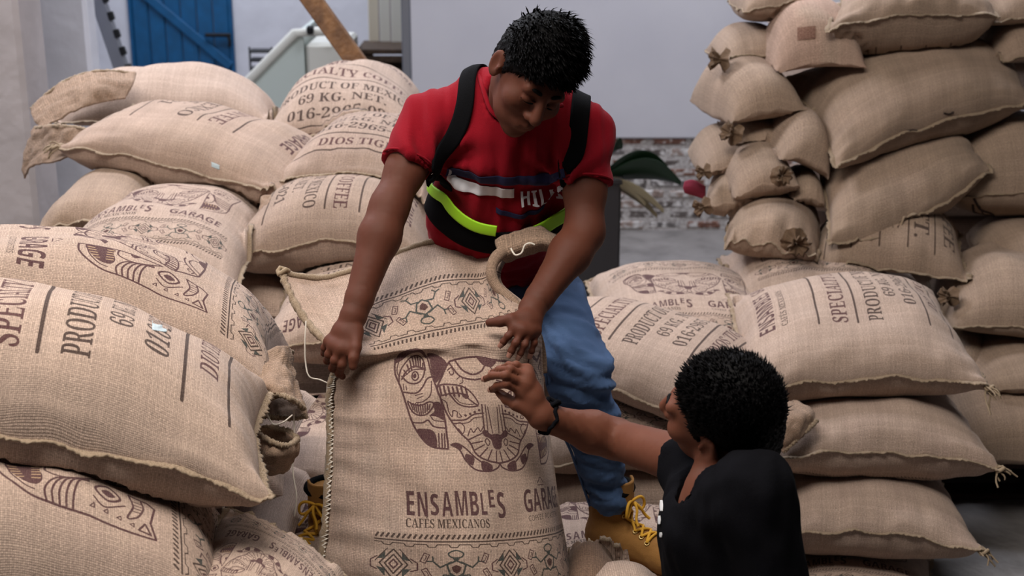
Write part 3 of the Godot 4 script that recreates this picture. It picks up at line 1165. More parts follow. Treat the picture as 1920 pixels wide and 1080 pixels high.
func build_room() -> void:
	struct("floor", box(Vector3(13, 0.2, 19)), M.concrete, Vector3(0.5, -0.1, -4.0))
	struct("ceiling", box(Vector3(13, 0.2, 19)), M.unseen_shell, Vector3(0.5, 4.6, -4.0))  # out of view; dark, like the right and front walls, against bounce light
	struct("wall_right", box(Vector3(0.2, 4.8, 19)), M.unseen_shell, Vector3(5.6, 2.2, -4.0))
	struct("wall_left", box(Vector3(0.2, 4.8, 19)), M.paint, Vector3(-5.2, 2.2, -4.0))
	struct("wall_front", box(Vector3(13, 4.8, 0.2)), M.unseen_shell, Vector3(0.5, 2.2, 5.0))
	# the smooth partition over a whitewashed brick base
	var w := struct("wall_back", box(Vector3(6.2, 4.0, 0.22), 0.01), M.panel, Vector3(2.52, 2.55, -8.13))
	var base := put("brick_base", box(Vector3(6.2, 0.56, 0.20)), M.mortar, w, Vector3(0, -2.27, -0.012))
	var meshes := []
	for i in 3:
		meshes.append(box(Vector3(0.205, 0.05, 0.06), [0.006, 0.009, 0.012][i]))
	var r := RandomNumberGenerator.new()
	r.seed = 5
	for row in 9:
		for k in 18:
			var x := -2.98 + k * 0.228 + (0.114 if row % 2 else 0.0) + r.randf_range(-0.006, 0.006)
			var b := put("brick", meshes[r.randi_range(0, 2)], M.bricks[r.randi_range(0, 4)], base, Vector3(x, -0.248 + row * 0.0625 + r.randf_range(-0.003, 0.003), 0.074 + r.randf_range(-0.004, 0.006)))
			b.rotation = Vector3(r.randf_range(-0.02, 0.02), r.randf_range(-0.02, 0.02), r.randf_range(-0.012, 0.012))
	struct("trim_1", box(Vector3(0.05, 4.6, 0.24), 0.008), M.steel, Vector3(-0.60, 2.3, -8.13))
	# left: the end of a nearer wall, a white pillar behind it, then the back room
	struct("wall_side", box(Vector3(3.2, 4.6, 0.3), 0.02), M.greywall, Vector3(-3.53, 2.3, -5.7))
	struct("wall_pillar", box(Vector3(2.16, 4.6, 0.16), 0.02), M.paint, Vector3(-3.15, 2.3, -7.0))
	struct("wall_far", box(Vector3(11, 4.8, 0.2)), M.paint, Vector3(0, 2.2, -11.1))
	struct("baseboard_far", box(Vector3(6, 0.1, 0.03), 0.005), M.greywall, Vector3(-2, 0.05, -10.98))

func build_sacks() -> void:
	var lr := "sacks stacked at the rear left"
	var tp := "sacks of the tall rear pile"
	var rs := "sacks of the right hand stack"
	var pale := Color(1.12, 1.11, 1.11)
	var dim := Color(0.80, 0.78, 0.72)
	# hidden lower layers that carry what is seen
	var hid := "plain burlap sack hidden in the lower layers of a pile"
	var low := [[-1.05, -4.35, 0.8, 0.6, 4], [-1.12, -4.95, 0.85, 0.6, 4], [-0.42, -4.35, 0.7, 0.6, 3], [-0.45, -5.0, 0.7, 0.7, 4],
		[-0.85, -2.55, 0.9, 0.6, 3], [-0.95, -3.1, 0.9, 0.6, 4], [-0.40, -3.45, 0.9, 0.62, 2, 0.085], [0.38, -3.25, 0.75, 0.62, 2, 0.082], [0.40, -3.85, 0.75, 0.62, 2], [0.65, -4.6, 0.8, 0.62, 2],
		[1.15, -4.95, 0.8, 0.55, 3]]
	for l in low:
		for k in l[4]:
			var h: float = l[5] if l.size() > 5 else 0.11
			flat_sack(hid, "hidden support sacks", Vector3(l[0], h - 0.01 + k * 2.0 * h, l[1]), l[2], l[3], h)
	for k in 7:
		flat_sack("plain burlap sack at the back of the tall pile, seen only through its gaps", "back row of the tall pile", Vector3(1.72 + 0.03 * (k % 2), 0.1 + k * 0.22, -5.85), 1.25, 0.5, 0.115)
	# --- the gap between the left sacks and the upright one
	sack("pale printed sack lying lowest in the gap under the rear boot of the standing man", "", {A = [330, 1088, 3.3], B = [760, 1090, 3.3], w = 0.5, ct = 0.055, mat = "front", up = "-s", tint = pale, n = 60, seed = 2})
	sack("pale printed sack in the gap between the left sacks and the upright one", "", {A = [330, 925, 3.62], B = [770, 925, 3.62], w = 0.58, ct = 0.10, mat = "front", up = "-s", tint = pale, n = 60, seed = 3})
	# --- sacks under the front boot
	sack("pale sack with printed border lying behind the one under the front boot", "", {A = [930, 880, 3.9], B = [1400, 880, 3.9], w = 0.7, ct = 0.12, mat = "front", up = "+t", tint = pale, n = 56, seed = 5})
	sack("pale sack with masks and lettering that the tan boot with yellow laces stands on", "", {A = [950, 1262, 3.05], B = [1450, 1262, 3.05], w = 0.82, ct = 0.05, cb = 0.07, mat = "front", up = "+t", tint = pale, n = 72, seed = 6, off = Vector2(0.02, 0.32)})
	# --- rear left, from the lowest up
	sack("printed sack with upside-down lettering below the others behind the upright sack", lr, {A = [480, 655, 3.9], B = [850, 655, 3.9], w = 0.6, ct = 0.14, cb = 0.12, mat = "back", up = "-t", tint = pale, n = 52, seed = 8, off = Vector2(0, 0.05)})
	sack("sack with rotated lettering under the stitched sack, its seam arching at mid height", lr, {A = [412, 478, 4.2], B = [800, 470, 4.15], w = 0.6, ct = 0.15, cb = 0.14, mat = "back", up = "+s", n = 60, seed = 9, tint = Color(0.86, 0.85, 0.83), bend = 0.06})
	sack("printed sack lettered DIOS TIGRE with a dark stitched edge, left of the standing man", lr, {A = [512, 335, 4.45], B = [800, 375, 4.4], w = 0.72, ct = 0.17, cb = 0.08, mat = "back", up = "+t", tint = Color(0.90, 0.89, 0.88), n = 60, seed = 10})
	sack("topmost printed sack lettered SPECIALTY COFFEE below the slanting plank", lr, {A = [488, 262, 4.95], B = [785, 268, 4.95], w = 0.8, ct = 0.20, cb = 0.06, mat = "back", up = "+t", tint = pale, n = 60, seed = 11, off = Vector2(0, -0.20)})
	sack("brown unprinted sack end peeping out at the far left below the ruffled sack", lr, {A = [62, 425, 4.3], B = [260, 425, 4.3], w = 0.5, ct = 0.10, n = 36, seed = 12, tint = dim, tufts = [0]})
	sack("pale sack with mask print and lettering wedged below the seamed sack at left", lr, {A = [60, 530, 3.9], B = [440, 530, 3.9], w = 0.8, ct = 0.14, cb = 0.1, mat = "front", up = "+t", tint = pale, n = 60, seed = 13, off = Vector2(0.0, 0.0)})
	sack("topmost sack at rear left with a ruffled open end hanging to the left", lr, {A = [105, 222, 5.0], B = [520, 250, 5.1], w = 0.5, ct = 0.17, cb = 0.05, n = 52, seed = 14, tint = pale, flaps = [[[[255, 138, 4.97], [180, 134, 4.9], [112, 158, 4.85], [58, 205, 4.84]], [[250, 158, 4.88], [185, 160, 4.8], [120, 184, 4.78], [64, 226, 4.78]], [[235, 185, 4.84], [180, 195, 4.78], [125, 215, 4.74], [80, 243, 4.74]]], [[[66, 240, 4.76], [102, 236, 4.66], [150, 240, 4.62], [192, 252, 4.58]], [[48, 275, 4.78], [88, 272, 4.68], [122, 278, 4.62], [150, 282, 4.6]], [[44, 335, 4.8], [62, 312, 4.72], [90, 306, 4.66], [112, 302, 4.62]]]]})
	sack("sack with sideways lettering and a long wavy front seam on the rear left pile", lr, {A = [104, 268, 4.55], B = [548, 375, 4.4], w = 0.55, ct = 0.14, cb = 0.17, mat = "back", up = "+s", n = 72, seed = 15, tint = Color(0.92, 0.90, 0.87), tufts = [0], give = 0.05, zoom = Vector2(0.55, 1), off = Vector2(0.25, 0), tags = [[404, 311, 15, 9, 6]], threads = [[[550, 380, 4.34], [558, 384, 4.3], [570, 388, 4.3], [568, 398, 4.3], [552, 404, 4.31]]], flaps = [[[[548, 398, 4.34], [530, 408, 4.32], [508, 410, 4.32], [486, 396, 4.33]], [[546, 378, 4.37], [528, 384, 4.31], [508, 385, 4.31], [488, 380, 4.34]], [[540, 360, 4.42], [526, 362, 4.36], [508, 366, 4.36], [492, 370, 4.38]]]]})
	# --- front left
	sack("sack at the bottom edge with upside-down lettering and border, right of the cat face sack", "", {A = [250, 1200, 2.3], B = [560, 1300, 2.15], C = [672, 1092, 2.6], D = [430, 940, 2.85], ct = 0.05, cb = 0.08, mat = "front", up = "-t", n = 72, seed = 17})
	sack("sack with a plum cat face and border at the lower left corner", "", {A = [-470, 1150, 2.3], B = [440, 1235, 2.38], C = [440, 1000, 2.9], D = [-470, 940, 2.85], ct = 0.26, cb = 0.10, square = 0.38, mat = "front", up = "+s", n = 84, seed = 18, off = Vector2(0.04, 0.06), flaps = [[[[558, 824, 2.93], [538, 836, 2.87], [508, 828, 2.86], [474, 806, 2.92]], [[554, 850, 2.93], [532, 862, 2.87], [506, 858, 2.86], [478, 840, 2.92]], [[534, 880, 2.98], [516, 885, 2.95], [500, 884, 2.95], [482, 870, 2.96]]], [[[558, 822, 2.98], [540, 808, 3.02], [510, 802, 3.02], [474, 804, 2.98]], [[550, 850, 3.0], [535, 850, 3.05], [508, 848, 3.05], [478, 840, 3.0]], [[534, 882, 3.0], [516, 886, 3.02], [500, 884, 3.02], [482, 872, 3.0]]]]})
	sack("large pale sack with plum cat face at mid left, GARAGE read sideways", "", {A = [-330, 600, 2.95], B = [520, 725, 3.0], C = [548, 640, 3.45], D = [-300, 500, 3.45], ct = 0.21, cb = 0.14, square = 0.45, mat = "front", up = "+s", n = 84, seed = 19, tint = pale, off = Vector2(0.03, 0.09), threads = [[[550, 768, 3.0], [552, 820, 3.0], [549, 880, 3.01], [556, 930, 3.02], [552, 968, 3.03]], [[500, 775, 2.97], [512, 795, 2.96], [530, 792, 2.95], [548, 778, 2.96]]], flaps = [
		[[[570, 766, 2.99], [545, 748, 2.95], [515, 738, 2.96], [486, 742, 2.99]], [[560, 730, 3.05], [538, 722, 2.99], [508, 718, 2.97], [480, 720, 2.99]], [[550, 690, 3.12], [532, 688, 3.05], [506, 692, 3.02], [480, 700, 3.02]], [[546, 655, 3.18], [528, 650, 3.12], [508, 655, 3.08], [490, 665, 3.06]]], [[[576, 780, 3.03], [546, 784, 3.04], [512, 782, 3.04], [486, 778, 3.03]], [[572, 762, 3.06], [545, 760, 3.08], [512, 758, 3.08], [486, 755, 3.06]], [[560, 735, 3.12], [540, 730, 3.14], [510, 730, 3.14], [490, 735, 3.12]]]]})
	sack("foremost sack at left with vertical lettering and a frayed front seam", "", {A = [-430, 760, 2.37], B = [506, 922, 2.45], C = [508, 722, 2.95], D = [-330, 600, 2.85], ct = 0.185, cb = 0.16, give = 0.05, mat = "back", up = "-s", n = 96, seed = 20, hem = 0.013, tint = pale, off = Vector2(-0.075, 0), tags = [[299, 612, 27, 17, 5]]})
	# --- centre right
	sack("pale sack with a wide mask print in the middle distance right of the jeans", "", {A = [1125, 655, 4.4], B = [1490, 655, 4.4], w = 0.8, ct = 0.115, cb = 0.08, mat = "front", up = "+t", tint = pale, n = 60, seed = 22, off = Vector2(0, -0.13)})
	sack("pale sack with upright columns of lettering between the jeans and the kneeling man", "", {A = [893, 668, 4.1], B = [1395, 825, 3.8], w = 0.58, ct = 0.14, cb = 0.08, mat = "back", up = "-s", tint = pale, n = 72, seed = 23, off = Vector2(-0.11, 0.06)})
	# --- right stack from the floor up
	sack("lowest sack of the right stack with a border of diamonds at the bottom edge", rs, {A = [1400, 1165, 3.75], B = [1775, 1175, 3.8], C = [1745, 1035, 4.45], D = [1400, 1035, 4.45], ct = 0.11, cb = 0.10, mat = "front", up = "+t", n = 60, seed = 25, off = Vector2(0, -0.02)})
	sack("plain front seamed sack second from the floor in the right stack", rs, {A = [1430, 1000, 3.8], B = [1845, 1025, 3.85], C = [1766, 897, 4.45], D = [1420, 890, 4.45], ct = 0.115, cb = 0.13, give = 0.05, n = 60, seed = 26, tufts = [1]})
	sack("sack with a folded left corner and printed underside below the lettered top sack at right", rs, {A = [1435, 855, 3.85], B = [1876, 866, 3.95], C = [1788, 748, 4.5], D = [1430, 745, 4.5], ct = 0.115, cb = 0.14, give = 0.05, mat = "back", matb = "front", up = "+t", upb = "-t", zoom = Vector2(1, 0.4), off = Vector2(0, 0.42), n = 60, seed = 27, tufts = [1], flaps = [[[[1532, 788, 3.86], [1512, 808, 3.83], [1490, 828, 3.82], [1468, 848, 3.83]], [[1520, 768, 3.9], [1498, 780, 3.82], [1474, 800, 3.81], [1452, 832, 3.84]], [[1490, 752, 3.96], [1470, 756, 3.9], [1452, 768, 3.88], [1440, 790, 3.88]]]]})
	sack("pale sack lying upside-down lettered GARAGE behind the top of the right stack", "", {A = [1396, 552, 4.7], B = [1690, 560, 4.7], C = [1650, 500, 5.2], D = [1350, 478, 5.2], ct = 0.115, ps = 0.02, pt = 0.03, give = 0.02, mat = "front", up = "-t", tint = pale, n = 48, seed = 28})
	sack("top sack of the right stack with ENSAMBLES and columns of lettering and knotted corner", rs, {A = [1385, 735, 3.95], B = [1856, 716, 4.0], C = [1752, 548, 4.6], D = [1365, 562, 4.6], ct = 0.15, cb = 0.14, give = 0.05, mat = "back", up = "-s", tint = pale, n = 84, seed = 29, off = Vector2(-0.13, 0), tufts = [1], tuft = 0.06})
	# --- the tall rear pile from the floor up
	var P := func(label: String, d: Dictionary) -> void:
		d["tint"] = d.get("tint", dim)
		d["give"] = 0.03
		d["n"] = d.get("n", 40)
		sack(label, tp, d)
	P.call("bottom sack of the tall pile on the pallet at the right edge", {A = [1770, 872, 4.5], B = [2080, 880, 4.5], ct = 0.2, cb = 0.05, w = 0.6, seed = 31, round = 0.8, seam = false, wr = 0.5})
	P.call("small flat sack second from the pallet at the right edge", {A = [1842, 738, 4.55], B = [2080, 738, 4.55], ct = 0.09, cb = 0.06, w = 0.6, seed = 32, round = 0.8, seam = false, wr = 0.5})
	P.call("sack end wedged behind the knotted corner of the right stack", {A = [1740, 720, 4.75], B = [1880, 735, 4.7], ct = 0.14, cb = 0.07, w = 0.5, seed = 33, round = 0.8, seam = false, wr = 0.5})
	P.call("sack with gathered tied neck at its left, below the round one at the right edge", {A = [1775, 610, 4.65], B = [2060, 640, 4.6], ct = 0.2, cb = 0.08, w = 0.6, seed = 34, round = 0.55, wr = 0.5, hem = 0.006, ties = [[1779, 556, 4.7, -1, 0.1, 0.3, 0.035]]})
	P.call("sack lettered KG. NET. lying low in the tall pile", {A = [1515, 508, 4.75], B = [1815, 520, 4.75], C = [1800, 430, 5.2], D = [1520, 440, 5.2], ct = 0.17, cb = 0.04, mat = "trade", up = "+s", seed = 35})
	P.call("sack with puckered tied mouth and rosette folds at the left foot of the tall pile", {A = [1352, 452, 4.75], B = [1545, 490, 4.7], ct = 0.14, cb = 0.10, w = 0.6, seed = 36, round = 0.55, hem = 0.006, wr = 2.0, ties = [[1492, 455, 4.66, 0.2, -0.2, 1, 0.045]]})
	P.call("smooth round sack end at the right edge above the tied neck", {A = [1862, 490, 4.85], B = [2090, 510, 4.85], ct = 0.1, cb = 0.1, w = 0.5, seed = 37, round = 0.8, seam = false, wr = 0.5})
	P.call("sack with open end sticking out left just below the pink tag", {A = [1312, 388, 4.9], B = [1450, 392, 4.85], ct = 0.09, cb = 0.08, w = 0.5, seed = 38, ties = [[1318, 388, 4.84, -1, -0.2, 0.4, 0.035]], round = 0.55, wr = 0.5, seam = false})
	P.call("small sack end between the rosette sack and the diamond shaped one", {A = [1480, 375, 4.85], B = [1560, 385, 4.85], ct = 0.07, cb = 0.05, w = 0.4, seed = 39, round = 0.8, seam = false, wr = 0.5})
	P.call("sack with a puckered torn corner facing out on the left of the tall pile", {A = [1372, 368, 4.8], B = [1512, 345, 4.8], ct = 0.11, cb = 0.08, w = 0.5, seed = 40, ties = [[1466, 330, 4.70, 0.2, 0.3, 1, 0.035]], round = 0.55, wr = 0.5, seam = false})
	P.call("sack end sticking out left just above the pink tag of the tall pile", {A = [1314, 325, 4.95], B = [1450, 318, 4.95], ct = 0.10, cb = 0.05, w = 0.5, seed = 41, ties = [[1320, 322, 4.9, -1, -0.1, 0.3, 0.03]], round = 0.55, wr = 0.5, seam = false})
	P.call("round sack with mask emblem and front seam at the right edge of the tall pile", {A = [1792, 368, 4.95], B = [2100, 372, 4.95], ct = 0.22, cb = 0.13, w = 0.6, seed = 42, marks = [[0.005, 1826, 372, 1838, 392, 1858, 400, 1872, 412, 1862, 424, 1842, 420, 1828, 402, 1824, 384], [0.003, 1836, 386, 1846, 404, 1862, 412]], round = 0.55, wr = 0.5, hem = 0.006})
	P.call("plain diamond shaped sack tilted in the middle of the tall pile", {A = [1556, 464, 4.75], B = [1855, 326, 4.95], C = [1800, 262, 5.3], D = [1524, 300, 5.15], ct = 0.15, cb = 0.14, pt = -0.22, bend = -0.03, seed = 43, seam = true, n = 52})
	P.call("rounded sack end with small seam tucked behind the diamond shaped sack", {A = [1466, 292, 4.8], B = [1570, 330, 4.85], ct = 0.17, cb = 0.03, w = 0.45, seed = 44, round = 0.55, wr = 0.5, seam = false})
	P.call("dark sack under the smooth bulging one with a loose flap at left", {A = [1362, 268, 4.95], B = [1510, 275, 4.95], ct = 0.06, cb = 0.07, w = 0.5, seed = 45, ties = [[1372, 250, 4.9, -0.8, 0.4, 0.4, 0.04]], round = 0.8, seam = false, wr = 0.5})
	P.call("smooth bulging sack end left of the widest sack in the tall pile", {A = [1370, 225, 4.85], B = [1530, 205, 4.9], ct = 0.17, cb = 0.06, w = 0.55, seed = 46, round = 0.55, wr = 0.5, seam = false})
	P.call("widest plain sack with long curved seam in the tall pile", {A = [1568, 304, 4.78], B = [1935, 185, 5.0], C = [1900, 85, 5.45], D = [1470, 145, 5.25], ct = 0.15, cb = 0.17, seed = 47, marks = [[0.003, 1700, 246, 1712, 244, 1722, 246], [0.003, 1770, 212, 1780, 214, 1788, 210], [0.003, 1776, 262, 1784, 258, 1790, 262]], n = 60})
	P.call("sack with frayed tied end sticking out to the left high on the tall pile", {A = [1352, 118, 5.05], B = [1500, 110, 5.05], ct = 0.10, cb = 0.08, w = 0.5, seed = 48, round = 0.55, wr = 0.5, hem = 0.006, ties = [[1350, 112, 5.0, -1, 0.1, 0.1, 0.045]]})
	P.call("pinkish sack end stamped with a dark square on the tall pile", {A = [1446, 132, 4.9], B = [1640, 120, 4.9], ct = 0.21, cb = 0.03, w = 0.45, seed = 49, tags = [[1512, 62, 34, 24, -3, 1]], round = 0.55, wr = 0.5, seam = false, tint = Color(1.0, 0.92, 0.88)})
	P.call("sack at the right edge under the topmost corner sack of the tall pile", {A = [1872, 110, 5.0], B = [2080, 110, 5.0], ct = 0.13, cb = 0.05, w = 0.5, seed = 50, round = 0.55, wr = 0.5, hem = 0.006})
	P.call("sack with lettering on its rounded front near the top of the tall pile", {A = [1553, 48, 4.85], B = [1872, 25, 4.95], C = [1840, -40, 5.4], D = [1580, -30, 5.4], ct = 0.10, cb = 0.21, matb = "trade", upb = "+s", seed = 51, n = 52})
	P.call("sack at the upper left shoulder of the tall pile, cut by the frame", {A = [1390, 15, 5.0], B = [1560, 22, 5.0], ct = 0.12, cb = 0.08, w = 0.5, seed = 52, round = 0.55, wr = 0.5, hem = 0.006})
	P.call("topmost sack at the right corner of the tall pile", {A = [1858, 35, 5.0], B = [2080, 40, 5.0], ct = 0.14, cb = 0.05, w = 0.5, seed = 53, round = 0.55, wr = 0.5, hem = 0.006})
	# --- bottom edge, in front of the boot
	sack("brown frayed sack corner with tassels poking out between the upright sack and the boot", "", {A = [1040, 1150, 2.95], B = [1170, 1135, 2.92], C = [1150, 1024, 3.12], D = [1064, 1032, 3.12], ct = 0.045, cb = 0.04, n = 36, seed = 58, tint = Color(0.42, 0.36, 0.31), tufts = [2], tuft = 0.06, wr = 2.0, fray = 0.8})
	sack("plain rounded sack at the bottom edge left of the kneeling man", "", {A = [1075, 1290, 2.72], B = [1290, 1290, 2.72], w = 0.42, ct = 0.10, cb = 0.10, n = 44, seed = 55})

func flat_sack(label: String, group: String, c: Vector3, l: float, w: float, h: float) -> void:
	var v := PackedVector3Array()
	var top := -1.0
	for i in 25:
		top = maxf(top, below(c + Vector3((i % 5 - 2) * l * 0.18, 0, (i / 5 - 2) * w * 0.18)))
	var nu := 20
	var nv := 14
	var st := ArrayMesh.new()
	for side in [1.0, -1.0]:
		v = PackedVector3Array()
		var uv := PackedVector2Array()
		for j in nv + 1:
			for i in nu + 1:
				var s := warp(i * 2.0 / nu - 1.0)
				var t := warp(j * 2.0 / nv - 1.0)
				var f := pow(maxf(0, 1.0 - pow(absf(s), 3.0)), 0.5) * pow(maxf(0, 1.0 - pow(absf(t), 3.0)), 0.5)
				var p := Vector3(s * l / 2 * (1 - 0.05 * (1 - t * t)), h * f * side, -t * w / 2 * (1 - 0.06 * (1 - s * s)))
				v.append(p)
				uv.append(Vector2(s * l, t * w) / 0.3)
		if side > 0:
			for p in v:
				lay(p + Vector3(c.x, c.y + 0.01, c.z))
		surface(st, v, grid_index(nu, nv, side < 0), uv)
	var o := thing("burlap_sack", label, "sack", Vector3(c.x, c.y - h + 0.01, c.z), group)
	put("cloth", st, M.plain, o, Vector3(0, h, 0))

# ---------------------------------------------------------------- the sack held upright

func build_upright_sack() -> void:
	# rows from the gathered top hem down the front; each row from the left seam to the right side
	var front := [
		[[532, 512, 3.20], [612, 520, 3.24], [715, 486, 3.27], [815, 452, 3.33], [915, 443, 3.36], [990, 430, 3.34], [1036, 440, 3.30]],
		[[545, 545, 3.17], [632, 556, 3.19], [728, 525, 3.18], [822, 490, 3.26], [900, 488, 3.30], [945, 470, 3.27], [958, 482, 3.26]],
		[[575, 598, 3.13], [652, 602, 3.12], [740, 572, 3.10], [832, 545, 3.15], [902, 542, 3.20], [925, 528, 3.16], [940, 528, 3.19]],
		[[612, 640, 3.09], [680, 640, 3.06], [758, 618, 3.03], [845, 598, 3.05], [915, 588, 3.08], [955, 575, 3.08], [984, 572, 3.12]],
		[[640, 668, 3.07], [700, 664, 3.01], [778, 650, 2.97], [862, 636, 2.97], [930, 628, 2.985], [985, 622, 3.02], [1013, 622, 3.08]],
		[[632, 692, 3.10], [700, 682, 3.045], [782, 672, 2.985], [866, 668, 2.965], [938, 672, 2.97], [992, 680, 3.00], [1018, 686, 3.08]],
		[[622, 735, 3.10], [692, 735, 3.01], [782, 735, 2.945], [872, 735, 2.925], [946, 738, 2.94], [1000, 745, 2.99], [1022, 752, 3.08]],
		[[622, 830, 3.09], [695, 835, 2.98], [790, 838, 2.905], [884, 838, 2.885], [960, 838, 2.905], [1015, 838, 2.96], [1034, 838, 3.07]],
		[[616, 945, 3.07], [696, 955, 2.95], [798, 962, 2.865], [898, 962, 2.845], [976, 958, 2.87], [1030, 950, 2.93], [1048, 945, 3.05]],
		[[606, 1050, 3.05], [692, 1068, 2.93], [800, 1078, 2.845], [906, 1078, 2.825], [988, 1072, 2.85], [1046, 1062, 2.91], [1066, 1050, 3.03]],
		[[600, 1150, 3.03], [690, 1180, 2.92], [802, 1195, 2.84], [912, 1195, 2.82], [998, 1188, 2.85], [1058, 1170, 2.91], [1078, 1150, 3.02]],
		[[610, 1225, 3.02], [694, 1265, 2.93], [802, 1285, 2.87], [912, 1285, 2.85], [998, 1275, 2.87], [1055, 1255, 2.92], [1072, 1225, 3.02]],
	]
	var deep := [0.012, 0.02, 0.05, 0.09, 0.13, 0.15, 0.17, 0.19, 0.20, 0.20, 0.18, 0.10]
	var vv := [0.010, 0.095, 0.178, 0.244, 0.296, 0.326, 0.398, 0.527, 0.672, 0.812, 0.930, 0.990]
	var origin := at(840, 1230, 3.0)
	origin.y = 0.4
	var nu := 110
	var nv := 170
	var rows := []
	var backs := []
	for r in front.size():
		var a := []
		var b := []
		var n: int = front[r].size()
		for i in n:
			var p := pt(front[r][i]) - origin
			a.append(p)
			var f := sin(PI * clampf(i / float(n - 1), 0.0, 1.0))
			b.append(p + Vector3(0, 0.02 * f, -1) * (deep[r] * (0.12 + 0.88 * sqrt(f))) * (0.0 if i == 0 else 1.0))
		rows.append(a)
		backs.append(b)
	var m := ArrayMesh.new()
	for side in 2:
		var src: Array = rows if side == 0 else backs
		var v := PackedVector3Array()
		var uv := PackedVector2Array()
		var uv2 := PackedVector2Array()
		var col := PackedColorArray()
		for j in nv + 1:
			var t := j / float(nv)
			var vt := catmull([Vector3(vv[0], 0, 0), Vector3(vv[1], 0, 0), Vector3(vv[2], 0, 0), Vector3(vv[3], 0, 0), Vector3(vv[4], 0, 0), Vector3(vv[5], 0, 0), Vector3(vv[6], 0, 0), Vector3(vv[7], 0, 0), Vector3(vv[8], 0, 0), Vector3(vv[9], 0, 0), Vector3(vv[10], 0, 0), Vector3(vv[11], 0, 0)], t).x
			for i in nu + 1:
				var s := i / float(nu)
				var c := []
				for r in src:
					c.append(catmull(r, s))
				var p := catmull(c, t)
				if side == 0:
					var mid := smoothstep(0.0, 0.08, s) * (1.0 - smoothstep(0.92, 1.0, s))
					# creases run in from the seam and across the slack cloth below the fold
					var seamy := (1.0 - smoothstep(0.02, 0.42, s)) * smoothstep(0.0, 0.03, s)
					p.z += 0.013 * seamy * fine.get_noise_2d(s * 0.10, t * 1.35) * smoothstep(0.42, 0.6, t)
					p.z += 0.014 * mid * fine.get_noise_2d(s * 0.28 + 5.0, t * 0.5) * (1.0 - smoothstep(0.5, 0.62, t))
					p += Vector3(0, 0.004, 0.009) * mid * lump.get_noise_3d(p.x * 2.0, p.y * 2.2, 4.0)
				elif s <= 0.0 or s >= 1.0:
					pass
				v.append(p)
				uv.append(Vector2(s * 0.62, vt) / 0.15)
				uv2.append(Vector2(-0.012 + s * 0.85, vt) if side == 0 else Vector2(1.0 - s * 0.2, vt))
				var k := 1.0 + 0.12 * lump.get_noise_3d(p.x * 2.2, p.y * 2.2, p.z * 2.2)
				col.append(Color(0.98 * k, 0.96 * k, 0.95 * k))
		surface(m, v, grid_index(nu, nv, side == 0), uv, uv2, col)
	# the bottom, closed between the two sheets
	var o := thing("burlap_sack", "large printed sack held upright by the man in red, with mask, ENSAMBLES and border", "sack", origin)
	put("cloth", m, null, o)
	m.surface_set_material(0, M.front)
	m.surface_set_material(1, M.plain)
	var last := []
	for i in 41:
		last.append(catmull(rows[-1], i / 40.0))
	var lastb := []
	for i in 41:
		lastb.append(catmull(backs[-1], i / 40.0))
	put("base_fold", sheet([last, lastb], 40, 3, 0.004), M.plain, o)
	# stitched left edge, hem along the top, rolled right edge of the mouth
	var seam := []
	for i in 150:
		var c := []
		for r in rows:
			c.append(r[0])
		seam.append(catmull(c, i / 149.0) + Vector3(-0.004, 0, 0.002))
	put("seam", tube(seam, 0.0085, 8, 0.30), M.seam, o)
	var whip := []                                  # the zigzag stitches over the seam
	for i in 170:
		var c := []
		for r in rows:
			c.append(r[0])
		var p := catmull(c, 0.42 + 0.58 * i / 169.0)
		whip.append(p + (Vector3(0.004, 0.001, 0.008) if i % 2 else Vector3(-0.006, -0.001, 0.008)) + Vector3(0.002, 0, 0) * sin(i * 2.7))
	put("stitching", tube(whip, 0.0032, 6, 0.3), M.thread, o)
	var hem := []
	for i in 60:
		hem.append(catmull(rows[0], i / 59.0))
	put("hem", tube(hem, 0.008, 8, 0.25), M.seam, o)
	var roll := []
	for p in [[1038, 446, 3.29], [1005, 462, 3.22], [965, 466, 3.2], [935, 478, 3.17], [921, 505, 3.15], [930, 535, 3.14], [962, 566, 3.12], [992, 598, 3.1], [1012, 640, 3.09], [1019, 700, 3.09]]:
		roll.append(pt(p) - origin)
	var line := []
	var rad := []
	for i in 60:
		line.append(catmull(roll, i / 59.0))
		rad.append(lerpf(0.016, 0.009, i / 59.0) * (1.0 + 0.05 * sin(i * 0.7)))
	put("rolled_hem", tube(line, rad, 12, 0.0), M.roll, o)
	var cloth_roll := [
		[pt([930, 452, 3.24]) - origin, pt([975, 434, 3.22]) - origin, pt([1015, 430, 3.21]) - origin, pt([1042, 444, 3.2]) - origin],
		[pt([935, 474, 3.19]) - origin, pt([978, 456, 3.16]) - origin, pt([1014, 450, 3.15]) - origin, pt([1040, 456, 3.16]) - origin],
		[pt([950, 490, 3.2]) - origin, pt([985, 478, 3.18]) - origin, pt([1014, 470, 3.17]) - origin, pt([1036, 466, 3.18]) - origin]]
	put("mouth_flap", sheet(cloth_roll, 26, 14, 0.012, 0.8, 0.006), M.old, o)
	var squig := []
	for p in [[958, 466, 3.14], [966, 478, 3.13], [978, 474, 3.13], [984, 460, 3.13], [994, 456, 3.13], [1003, 459, 3.13]]:
		squig.append(pt(p) - origin)
	var sl := []
	for i in 30:
		sl.append(catmull(squig, i / 29.0))
	put("loose_thread", tube(sl, 0.0022, 5, 0.1), M.thread, o)
	# the thread that hangs from the left corner
	var hang := []
	for p in [[574, 602, 3.1], [572, 640, 3.1], [573, 680, 3.11], [580, 706, 3.11], [600, 712, 3.12], [622, 722, 3.12]]:
		hang.append(pt(p) - origin)
	var hl := []
	for i in 30:
		hl.append(catmull(hang, i / 29.0))
	put("loose_thread", tube(hl, 0.0018, 5, 0.2), M.thread, o)
	put("thread_tuft", tuft(pt([531, 508, 3.2]) - origin, Vector3(-0.3, 1, 0), 0.03), M.twine, o)

# ---------------------------------------------------------------- people

